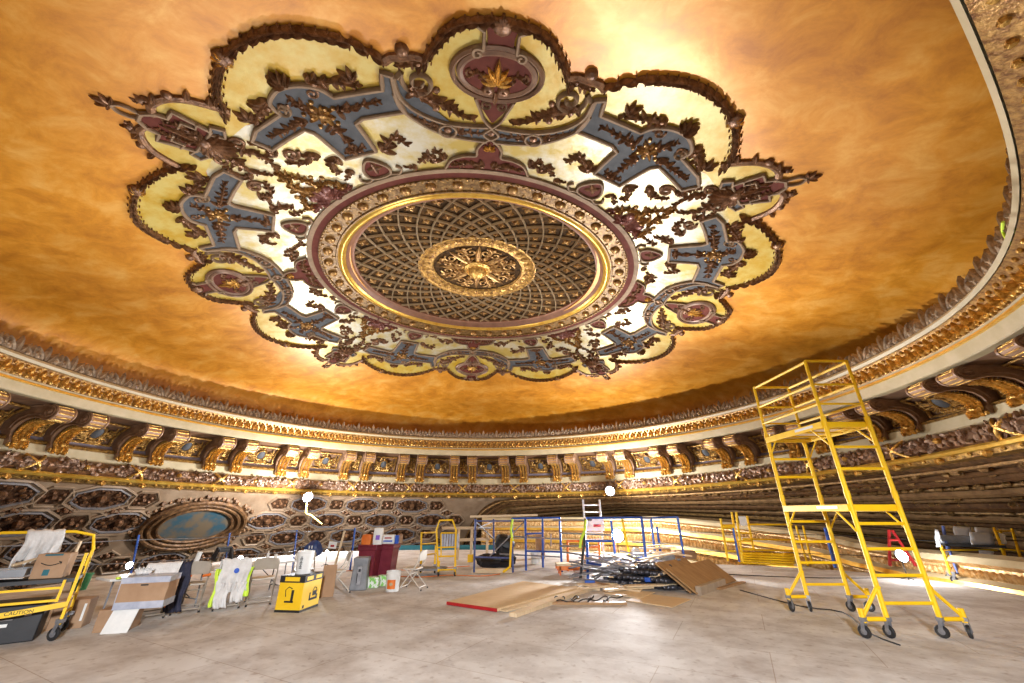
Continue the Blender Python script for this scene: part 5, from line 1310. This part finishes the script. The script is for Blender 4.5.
board('thick grey timber block at the foot of the brown lean-to',(699,595),(724,586),.12,.17,mat('grey_timber',(.33,.25,.18),(.42,.33,.24),.6,0,4),'timber_block',cat='timber')
board('thin batten sticking out right of the brown lean-to',(718,590),(744,583),.1,.04,'dply')
p=at(672,566); pack('grey_sack','small grey sack behind the pipe pile','sack',(p.x,p.y+.4,0),(.5,.4,.38),'grey',0,51)
p=at(690,560); pack('carton','pale brown carton behind the leaning plywood','carton',(p.x,p.y+.6,0),(.95,.5,.32),'card',0,52)
# pile of short dark pipes
ptube=MB(); ptube.lathe([(.055,-.28),(.07,-.26),(.07,-.16),(.058,-.15),(.058,.15),(.07,.16),(.07,.26),(.055,.28)],(0,0,0),10,V(1,0,0))
proto=ptube.build('steel_coupler',mat('dark_steel_coupler',(.03,.03,.04),(.12,.12,.14),.35,.6,12),angle=50)
tag(proto,'dark steel coupler tube in the jumbled stack under the brown lean-to','coupler','dark couplers in the pile')
rnd=random.Random(3); cnt=0; proto.scale=(.85,.8,.8)
for row in range(5):
    for i in range(18-row*2):
        for dpt in range(2):
            f=(i+.5*row)/18; a_=at(620+ (688-620)*f,586+7*f); x=a_.x; y=a_.y+.15+dpt*.5+rnd.uniform(-.04,.04)
            if row>1+f*4.5: continue
            o=proto if cnt==0 else proto.copy()
            if cnt: COL.objects.link(o)
            o.location=(x+rnd.uniform(-.04,.04),y,.075+row*.135); o.rotation_euler=(rnd.uniform(-1,1)*.1,rnd.uniform(-.06,.06),rnd.uniform(-.25,.25)); cnt+=1
# loose pipes and laths over the pile
pp=MB(); pp.tube([V(-.8,0,0),V(.8,0,0)],.024,8); pr0=pp.build('steel_tube','steel'); tag(pr0,'thin grey steel tube thrown over the dark pipe pile','tube','loose tubes on the pile')
for i in range(60):
    o=pr0 if i==0 else pr0.copy()
    if i: COL.objects.link(o)
    f=rnd.random()**1.3; a_=at(592+80*f,577+rnd.uniform(-9,9)); o.location=(a_.x,a_.y,.05+rnd.uniform(0,.55)*(1-abs(f-.5))); o.rotation_euler=(0,rnd.uniform(-.22,.22),rnd.uniform(-.9,.9))
lt=MB(); lt.box((0,0,0),(1.3,.11,.035)); lt0=lt.build('timber_lath','lum',bevel=.004); tag(lt0,'short pale timber lath scattered over the pipe pile','lath','laths on the pile')
LS=[(640,589,.06,.45,1.1),(664,583,.62,.3,1),(604,577,.3,.5,1),(625,583,.2,.7,.9),(612,590,.03,-.6,1.1),(650,572,.5,-.4,1),(668,572,.75,.6,1.2),(597,586,.02,.1,.8),(674,578,.6,-.1,.9),(636,577,.35,.2,.8),(600,590,.04,.5,.9),(616,571,.45,-.5,1),(629,592,.05,.3,1),(654,591,.1,.2,1.1),(608,580,.35,1.1,.8),(646,584,.5,.8,.9),(622,577,.5,-1,.8),(661,575,.7,.2,.9)]
for i,(px,py,zz,yw_,sc_) in enumerate(LS):
    o=lt0 if i==0 else lt0.copy()
    if i: COL.objects.link(o)
    a_=at(px,py); o.location=(a_.x,a_.y,zz+.02); o.rotation_euler=(rnd.uniform(-.1,.1),rnd.uniform(-.12,.12) if zz>.1 else 0,yw_); o.scale=(sc_,1.3,1)
mb=MB(); a_=at(668,590); b_=at(634,586); mb.bar(V(b_.x,b_.y-.1,.10),V(a_.x,a_.y-.1,.38),.16,.05); tag(mb.build('timber_board','lum'),'pale board propped against the front of the coupler stack','board')
for k,(px,py) in enumerate(((640,578),(648,588),(617,566))): 
    a_=at(px,py); mb=MB(); mb.box((a_.x,a_.y-.15,.2 if k else .5),(.22,.1,.1)); tag(mb.build('blue_clamp','blu',bevel=.015),('blue clamp on the pile top beside the tall blue post','blue clamp at the foot of the tall blue post','blue clamp at the back of the pipe pile')[k],'clamp')
mb=MB(); a_=at(590,585); mb.box((a_.x,a_.y,.06),(.26,.09,.09)); tag(mb.build('blue_level','blu',bevel=.01),'small blue tool lying by the front blue post','tool')

# ------------------------------------------------------------------ yellow frames stacked at the right edge
Yy=at(742,566).y
bars('scaffold','yellow ladder frames standing upright at the edge of the deck, blue pole between','scaffold',[
 ('post','yel',.04,[[(720.5,518.5,Yy),(728,561,Yy)],[(731.5,512,Yy+.2),(740,562,Yy+.2)],[(736,512,Yy),(743,562,Yy)],[(747,516,Yy+.3),(753.5,549,Yy+.3)]]),
 ('rung','yel',.028,[[(723,528,Yy),(732,528,Yy)],[(722,525,Yy),(734,525,Yy)],[(727,551,Yy),(742,551,Yy)],[(726,541.5,Yy),(740,541.5,Yy)],[(741,533,Yy),(751,533,Yy+.3)],[(742,541,Yy),(752,541,Yy+.3)],[(743,549,Yy),(754,549,Yy+.3)]]),
 ('blue_pole','blu',.036,[[(733,528,Yy-.05),(739.5,562,Yy-.05)]]),
 ('yellow_plate','yel',.07,[[(723,526.5,Yy-.03),(733,526.5,Yy-.03)]])])
bars('yellow_guard_rail','yellow guard rail panel running right from the ladder frames','rail',[
 ('rail','yel',.03,[[(740,524.5,Yy),(792,524.5,Yy+.3)],[(743,539,Yy),(795,540,Yy+.3)],[(744,549.5,Yy),(797,551,Yy+.3)]]),
 ('post','yel',.034,[[(796,526,Yy+.3),(808,566,Yy-.3)],[(803,526,Yy+.6),(812,564,Yy)]])])
fr0=None
for i in range(5):
    a_=at(744,564); b_=at(800,567); c=(a_+b_)/2; L_=(b_-a_).length
    mb=MB(); z=.04+.075*i
    for s_ in (-1,1): mb.tube([V(-L_/2,s_*.35,0),V(L_/2,s_*.35,0)],.03,7)
    for q in range(6): mb.tube([V(-L_/2+L_*q/5,-.35,0),V(-L_/2+L_*q/5,.35,0)],.022,6)
    o=mb.build('stacked_frame','yel',loc=(c.x+.04*i,c.y+.35,z),rot=(0,0,math.atan2((b_-a_).y,(b_-a_).x))); tag(o,'yellow ladder frame lying flat in the stack at the deck edge','frame','yellow frames stacked flat')
p=atY(743,521,Yy-.1); mb=MB(); mb.box((p.x,p.y,p.z),(.25,.03,.3)); tag(mb.build('white_tag','wht'),'white card tied to the top of the yellow ladder frames','card')
bars('blue_post','blue post leaning outside the tower legs at the deck edge','post',[('tube','blu',.05,[[(825,528,Yy-.8),(835.5,568,Yy-1)]])])
bars('step_ladder','red step ladder frame by the right floodlight','ladder',[('leg','red',.04,[[(889,530,13.3),(890,566,13.3)],[(892,530,13.3),(916,566,13.1)]]),('tread','red',.03,[[(889.5,540,13.2),(898,540,13.1)],[(889.7,550,13.2),(904,550,13.0)],[(890,560,13.2),(910,560,12.8)]])])
# guard cables on posts round the deck edge
def gl(label,px,Ys,m='steel',r=.012,name='guard_cable'):
    mb=MB(); mb.tube([atY(x,y,Y) for (x,y),Y in zip(px,Ys)],r,6); return tag(mb.build(name,m),label,'cable')
gl('upper guard cable along the left deck edge',[(-20,547),(60,544),(130,540),(210,538),(300,532),(352,530)],[8.6,9.6,10.8,12.2,14,15.4])
gl('lower guard cable along the left deck edge',[(-20,572),(60,566),(130,563),(195,559),(300,551),(352,546)],[8.6,9.6,10.8,12.0,14,15.4])
gl('upper guard cable beyond the yellow frames on the right',[(690,532),(760,533),(850,536),(930,541),(1040,540)],[16.6,16.4,14.6,13.0,11.3],'rub')
gl('lower guard cable beyond the yellow frames on the right',[(690,551),(760,552),(850,555),(930,559),(1040,562)],[16.6,16.4,14.6,13.0,11.3],'rub')
def bpost(label,x0,y0,x1,Y,r=.022):
    q=g0(x1,Y); mb=MB(); mb.tube([atY(x0,y0,Y),atY(*q)],r,7); t=mb.build('guard_post','blu'); return tag(t,label,'post')
bpost('blue guard post behind the lit lamp on the near table',139,535,127,10.8); bpost('blue guard post behind the black step stool',230,533,222,12.4); bpost('blue guard post behind the blue bag',297,530,292,14); bpost('blue guard post left of the maroon bins',355,528,350,14.6,.03)
# teal strip and pale floor wall
a_=at(394,549.5); b_=at(478,549); mb=MB(); mb.bar(V(a_.x,a_.y-.3,.1),V(b_.x+1,b_.y-.3,.1),.1,.22); tag(mb.build('toe_board','teal'),'long teal toe board at the far deck edge behind the lone chair','board')

# ------------------------------------------------------------------ left rolling scaffold and clutter
YS=R_(38); Y2=at(53,641).y; q0=at(53,641)
t=thing('rolling_scaffold','low yellow rolling scaffold at the far left with arched guard rail and cluttered platform','scaffold',(q0.x,q0.y,0),YS)
w2=.62; zp=.80; zt=1.42
for (yy) in (0,w2):
    mb=MB(); mb.bar(V(0,yy,.2),V(0,yy,zp+.33),.05,.035); mb.build('upright','yel',t); caster(t,(0,yy,0),.085,.9)
mb=MB()
for z in (.32,.52): mb.tube([V(0,0,z),V(0,w2,z)],.018,6)
mb.build('rung','yel',t)
mb=MB(); mb.tube([V(-.02,w2,zp+.1),V(-.0,w2,1.15),V(-.06,w2,1.36),V(-.3,w2,zt),V(-1.1,w2,zt),V(-1.35,w2,1.36),V(-1.4,w2,1.1),V(-1.4,w2,zp)],.022,8); mb.build('guard_rail','yel',t)
mb=MB(); mb.bar(V(-2,-.03,.52),V(-.12,-.03,.52),.03,.03); mb.bar(V(-2,-.03,.68),V(-.12,-.03,.68),.03,.03); mb.bar(V(-.12,-.03,.5),V(-.12,-.03,.78),.05,.03); mb.bar(V(-1.1,-.03,.5),V(-1.1,-.03,.78),.05,.03); mb.build('side_brace','yel',t)
mb=MB(); mb.box((-1.05,w2/2,zp-.03),(2.1,w2+.04,.05)); mb.build('platform','blk',t)
Wl=t.matrix_basis
def wl(x,y,z): return Wl@V(x,y,z)
o=cloth('white_sheet',[(-.05,zp+.04),(.1,zp+.045),(.3,zp+.05),(.5,zp+.04)],1.5,None,'cloth',amp=.004,loc=wl(-1.3,0,0),rz=YS,seed=12); o.location.z+=.0; tag(o,'white sheet spread over the left of the low scaffold platform','sheet')
o=cloth('white_rag',[(-.05,zt-.42),(-.06,zt-.2),(-.04,zt+.01),(0,zt+.035),(.04,zt),(.06,zt-.3)],.42,None,'cloth',amp=.06,fr=2.5,loc=wl(-.62,w2,0),rz=YS,seed=13,ragged=.05); tag(o,'ragged white cloth draped over the yellow guard rail','cloth')
cbx=thing('cardboard_box','brown cardboard box printed with a curved arrow on the low scaffold platform','box',wl(-.34,w2*.45,zp-.002),YS-.15)
mb=MB(); mb.box((0,0,.165),(.36,.30,.33)); mb.build('box_body','card',cbx,bevel=.005)
mb=MB(); pts=[V(-.11+.22*i/12,-.152,.21-.035*math.sin(pi*i/12)) for i in range(13)]; mb.tube(pts,.006,5); mb.tube([V(.08,-.152,.225),V(.115,-.152,.215),V(.11,-.152,.185)],.006,5); mb.build('curved_arrow_print','ink',cbx)
mb=MB(); mb.box((-.02,-.151,.08),(.07,.003,.08)); mb.box((0,-.151,.315),(.2,.003,.025)); mb.build('blue_label','teal',cbx)
t2_=thing('plastic_tray','grey plastic tray with loose papers on the low scaffold platform','tray',wl(-.85,w2*.3,zp+.05),YS)
mb=MB(); mb.box((0,0,.01),(.55,.34,.02))
for s_ in (-1,1): mb.box((s_*.27,0,.05),(.015,.34,.1)); mb.box((0,s_*.165,.05),(.55,.015,.1))
mb.build('tray_body','grey',t2_); mb=MB(); mb.box((.02,.02,.06),(.36,.24,.05),Matrix.Rotation(.2,3,'Z')); mb.build('papers','wht',t2_)
mb=MB(); mb.bar(wl(-.75,.1,zp+.2),wl(-.5,.4,zp+.28),.03); tag(mb.build('yellow_stick','lum'),'short wooden stick lying across the grey tray','stick')
mb=MB(); mb.bar(wl(-.19,.45,zp),wl(-.17,.48,zp+.48),.03,.02); tag(mb.build('wooden_stick','lum'),'thin wooden stick standing behind the cardboard box','stick')
for k,(x,y,w_,d_,h_,lb) in enumerate(((-1.35,.35,.55,.5,.46,'black equipment case under the low scaffold, outermost to the left'),(-.62,.42,.78,.5,.50,'black equipment case with white labels under the low scaffold'))):
    c=thing('equipment_case',lb,'case',wl(x,y,0),YS); mb=MB(); mb.box((0,0,h_/2),(w_,d_,h_)); mb.build('case_body','blk',c,bevel=.015)
    mb=MB(); 
    for s_ in (-1,1): mb.box((s_*w_*.3,-d_/2-.008,h_*.72),(.07,.02,.06))
    mb.tube([V(-.1,-d_/2,h_*.6),V(-.1,-d_/2-.03,h_*.6),V(.1,-d_/2-.03,h_*.6),V(.1,-d_/2,h_*.6)],.009,6); mb.build('latch_and_handle','steel',c)
    mb=MB(); mb.box((-.12,-d_/2-.003,.12),(.2,.004,.05)); mb.box((-.2,-d_/2-.003,.22),(.05,.004,.03)); mb.box((.02,-d_/2-.003,.23),(.09,.004,.04)); mb.build('white_label','wht',c)
c=thing('cardboard_box','plain brown carton on the deck behind the low scaffold uprights','box',wl(.02,.95,0),YS-.2); mb=MB(); mb.box((0,0,.2),(.42,.34,.40)); mb.build('box_body','card',c,bevel=.005); mb=MB(); mb.box((.17,-.172,.22),(.03,.004,.24)); mb.build('white_label','wht',c)
# caution tape
tp=thing('caution_tape','yellow caution tape stretched across under the low scaffold platform','tape',(0,0,0))
a_=wl(-2.1,-.10,.38); b_=wl(.02,-.10,.47); mb=MB(); d_=(b_-a_); n=24
vs=[]
for i in range(n+1):
    q=a_.lerp(b_,i/n)-V(0,0,.06*math.sin(pi*i/n)); vs+=[q+V(0,0,-.035),q+V(0,0,.035),q+V(0,.004,.035),q+V(0,.004,-.035)]
mb.add(vs,[(i*4+j,i*4+(j+1)%4,(i+1)*4+(j+1)%4,(i+1)*4+j) for i in range(n) for j in range(4)]); mb.build('tape_strip','boxy',tp)
def text(s,size,loc,rot,parent,m,name):
    cu=bpy.data.curves.new('text','FONT'); cu.body=s; cu.size=size; cu.align_x='CENTER'; cu.align_y='CENTER'; cu.extrude=.001
    to=bpy.data.objects.new('text',cu); COL.objects.link(to); bpy.context.view_layer.update()
    me=bpy.data.meshes.new_from_object(to.evaluated_get(bpy.context.evaluated_depsgraph_get())); bpy.data.objects.remove(to)
    me.materials.clear(); me.materials.append(M[m]); o=bpy.data.objects.new(name,me); COL.objects.link(o); o.location=loc; o.rotation_euler=rot; o.parent=parent; return o
for f in (.32,.55,.78):
    q=a_.lerp(b_,f)-V(0,.004,.06*math.sin(pi*f)); text('CAUTION',.062,q,(pi/2,-.03,math.atan2(d_.y,d_.x)),tp,'ink','caution_lettering')
# box stack by the table
Pb=at(112,633); yb=R_(20)
lowb=thing('cardboard_box','brown carton on the deck at the bottom of the stack by the table end','box',(Pb.x-.14,Pb.y+.22,0),yb)
mb=MB(); mb.box((0,0,.15),(.46,.36,.30)); mb.build('box_body','card',lowb,bevel=.005)
ub=thing('cardboard_box','big brown carton banded with grey-blue film, on top of the stack by the table end','box',(Pb.x+.14,Pb.y+.28,.302),yb)
mb=MB(); mb.box((0,0,.22),(.64,.46,.44)); mb.build('box_body','card',ub,bevel=.006)
mb=MB(); mb.box((0,0,.40),(.65,.47,.085)); mb.build('top_film','tape',ub); mb=MB(); mb.box((0,0,.05),(.65,.47,.10)); mb.build('bottom_film','tape',ub); mb=MB(); mb.box((-.322,0,.22),(.01,.465,.44)); mb.build('side_film','tape',ub)
mb=MB(); mb.box((.0,-.236,.33),(.1,.004,.02)); mb.build('hand_slot','ink',ub)
wb=thing('plastic_sheet','white translucent plastic panel leaning against the bottom carton','panel',(Pb.x+.06,Pb.y,0),yb-.05)
mb=MB(); vs=[V(-.19,-.03,.0),V(.15,-.03,.0),V(.2,.04,.36),V(-.13,.04,.36)]; mb.add(vs+[v+V(0,.02,0) for v in vs],[(0,1,2,3),(7,6,5,4)]+[(i,(i+1)%4,4+(i+1)%4,4+i) for i in range(4)]); mb.build('panel_sheet','wht',wb)
q=ub.matrix_basis@V(-.18,.05,.44)
jr=thing('glove_pile','white work gloves tumbled on top of the big taped carton','gloves',q,yb)
for i in range(3):
    mb=MB(); mb.ball(V(.05*i-.05,.03*i,.04),.045,(1.2,.8,.8),10)
    for k in range(4): mb.tube([V(.05*i-.05+.02*k-.03,.03*i,.05),V(.05*i-.07+.03*k-.02,.03*i-.02,.10+.02*(k%2))],.011,6)
    mb.tube([V(.05*i-.08,.03*i,.04),V(.05*i-.12,.03*i,.08)],.012,6); mb.build('glove','cloth',jr)
q=ub.matrix_basis@V(-.42,.2,.3); mb=MB(); mb.tube([V(0,0,.0),V(0,0,.1)],.12,14); 
gp_=thing('paint_tub','dark green tub on the deck left of the box stack','tub',at(78,590)+V(0,0,0)); mb=MB(); mb.lathe([(.14,0),(.17,.32),(.18,.32),(.18,.35),(.001,.36)],(0,0,0),18); mb.build('tub_body','green',gp_)

# ------------------------------------------------------------------ right cart with papers
Yr_=at(953,583).y
rc=bars('rolling_scaffold','rolling scaffold with dark platform and yellow end frames at the far right','scaffold',[
 ('blue_leg','dblu',.035,[[(946,541,Yr_),(948,546,Yr_),(958,574,Yr_-.1)],[(943,526,Yr_+.3),(953,577,Yr_+.2)]]),
 ('yellow_post','yel',.03,[[(994,528,Yr_-.2),(1013,578,Yr_-.8)],[(1000,530,Yr_+.3),(1008,574,Yr_-.2)],[(1012,529,Yr_-.2),(1024,570,Yr_-.8)],[(941,545,Yr_),(951,574,Yr_+.1)]]),
 ('yellow_rail','yel',.02,[[(941,550,Yr_),(997,550,Yr_-.3)],[(948,556,Yr_),(1003,556,Yr_-.3)],[(1000,549,Yr_-.3),(1024,551,Yr_-.5)],[(1005,560,Yr_-.3),(1024,562,Yr_-.5)],[(994,531,Yr_-.2),(1013,531,Yr_-.2)]])])
for x,Y in ((952,Yr_+.2),(957.5,Yr_-.1),(1009,Yr_-.25),(1014.5,Yr_-.8)):
    q=atY(*g0(x,Y)); caster(rc,(q.x,q.y,0),.085,.5)
mb=MB(); a_=atY(941,544,Yr_+.3); b_=atY(1000,546,Yr_-.3); c=(a_+b_)/2; mb.bar(a_,b_,.75,.06); mb.build('platform','blk',rc)
dd=(b_-a_).normalized(); pz=a_.z+.035
def paper(label,x0,y0,x1,y1,Y,seed):
    a_,b_,c_,d_=atY(x0,y0,Y),atY(x1,y0+1,Y-.1),atY(x1+2,y1,Y-.12),atY(x0+2,y1,Y-.02); mb=MB(); rnd2=random.Random(seed); n=5; vs=[]
    for i in range(n+1):
        for j in range(n+1):
            q=(a_.lerp(b_,i/n)).lerp(d_.lerp(c_,i/n),j/n); vs.append(q+V(0,rnd2.uniform(-.02,.02),0))
    mb.add(vs,[(i*(n+1)+j,i*(n+1)+j+1,(i+1)*(n+1)+j+1,(i+1)*(n+1)+j) for i in range(n) for j in range(n)]); o=mb.build('drawing_sheet',mat('paper_sheet',(.55,.58,.64),(.68,.70,.75),.6,0,4) if seed==1 else 'psheet'); s_=o.modifiers.new('thickness','SOLIDIFY'); s_.thickness=.006; tag(o,label,'paper'); return o
o=paper('large white sheet standing at the left back of the right-hand scaffold platform',953,526,970,541,Yr_+.1,1); M['psheet']=o.data.materials[0]
paper('large white sheet standing at the right back of the right-hand scaffold platform',975,527,991,543,Yr_,2)
paper('crumpled white sheet hanging over the front of the right-hand scaffold platform',969,532,993,545,Yr_-.25,3)
paper('white sheet hanging below the right-hand scaffold platform',978,550,993,558,Yr_-.3,4)
paper('white and green panel standing at the left end of the right-hand scaffold',935,529,939,547,Yr_+.1,5)
paper('small white bag hung on the yellow post at the far right',999,533,1005,544,Yr_-.3,6)
q=atY(950,540,Yr_+.1); pack('grey_bundle','dark grey bundle on the left half of the right-hand platform','bundle',(q.x+.15,q.y,pz),(.8,.4,.2),'grey',-.4,61)
# yellow straps hooked over the crest at upper right
for lb,px in (('yellow strap looped over the crest at upper right, longer of two',[(1003,222),(1003,232),(1010,243),(1024,256),(1040,268)]),('yellow strap over the crest at upper right, shorter of two',[(1013,208),(1010,219),(1016,232),(1030,243)])):
    mb=MB(); R0=[]
    for i,(x,y) in enumerate(px):
        r=ray(x,y); k=(4.45 if i<2 else 4.3-.06*i)/r.z; R0.append(V(r.x*k,r.y*k,EYE+r.z*k))
    mb.tube(catmull(R0,.1),.022,6); tag(mb.build('hanging_strap','lime'),lb,'strap')

# ------------------------------------------------------------------ world + lights
wd=bpy.data.worlds.new('world'); S.world=wd; wd.use_nodes=True
wd.node_tree.nodes['Background'].inputs[0].default_value=(.9,.95,1,1); wd.node_tree.nodes['Background'].inputs[1].default_value=.01
def plight(name,loc,power,r=.12,col=(.95,.97,1),aim=None,cone=150):
    l=bpy.data.lights.new(name,'SPOT' if aim else 'POINT'); l.energy=power; l.shadow_soft_size=r; l.color=col
    o=bpy.data.objects.new(name,l); COL.objects.link(o); o.location=loc
    if aim: o.rotation_euler=V(*aim).to_track_quat('-Z','Y').to_euler(); l.spot_size=R_(cone); l.spot_blend=.5
    return o
plight('hanging_light_glow',L1+V(.3,-.6,-.1),2000,.2)
plight('hanging_light_glow',L2+V(-.1,-.6,-.1),2000,.2)
plight('floor_light_glow',L3,5200,.15,aim=(-.1,-1,.55),cone=140)
plight('side_light_glow',L4,90,.12)
for p,w_ in LIGHTS: plight('small_light_glow',p+V(0,0,.06),w_*800,.08,aim=(-.35,.1,1),cone=140)
plight('added_deck_fill',(.5,-3.0,3.4),6500,.3,aim=(-.05,1,-.5),cone=95)  # unseen fill behind the camera, added to brighten the deck
S.cycles.diffuse_bounces=2; S.cycles.glossy_bounces=3; S.cycles.max_bounces=5
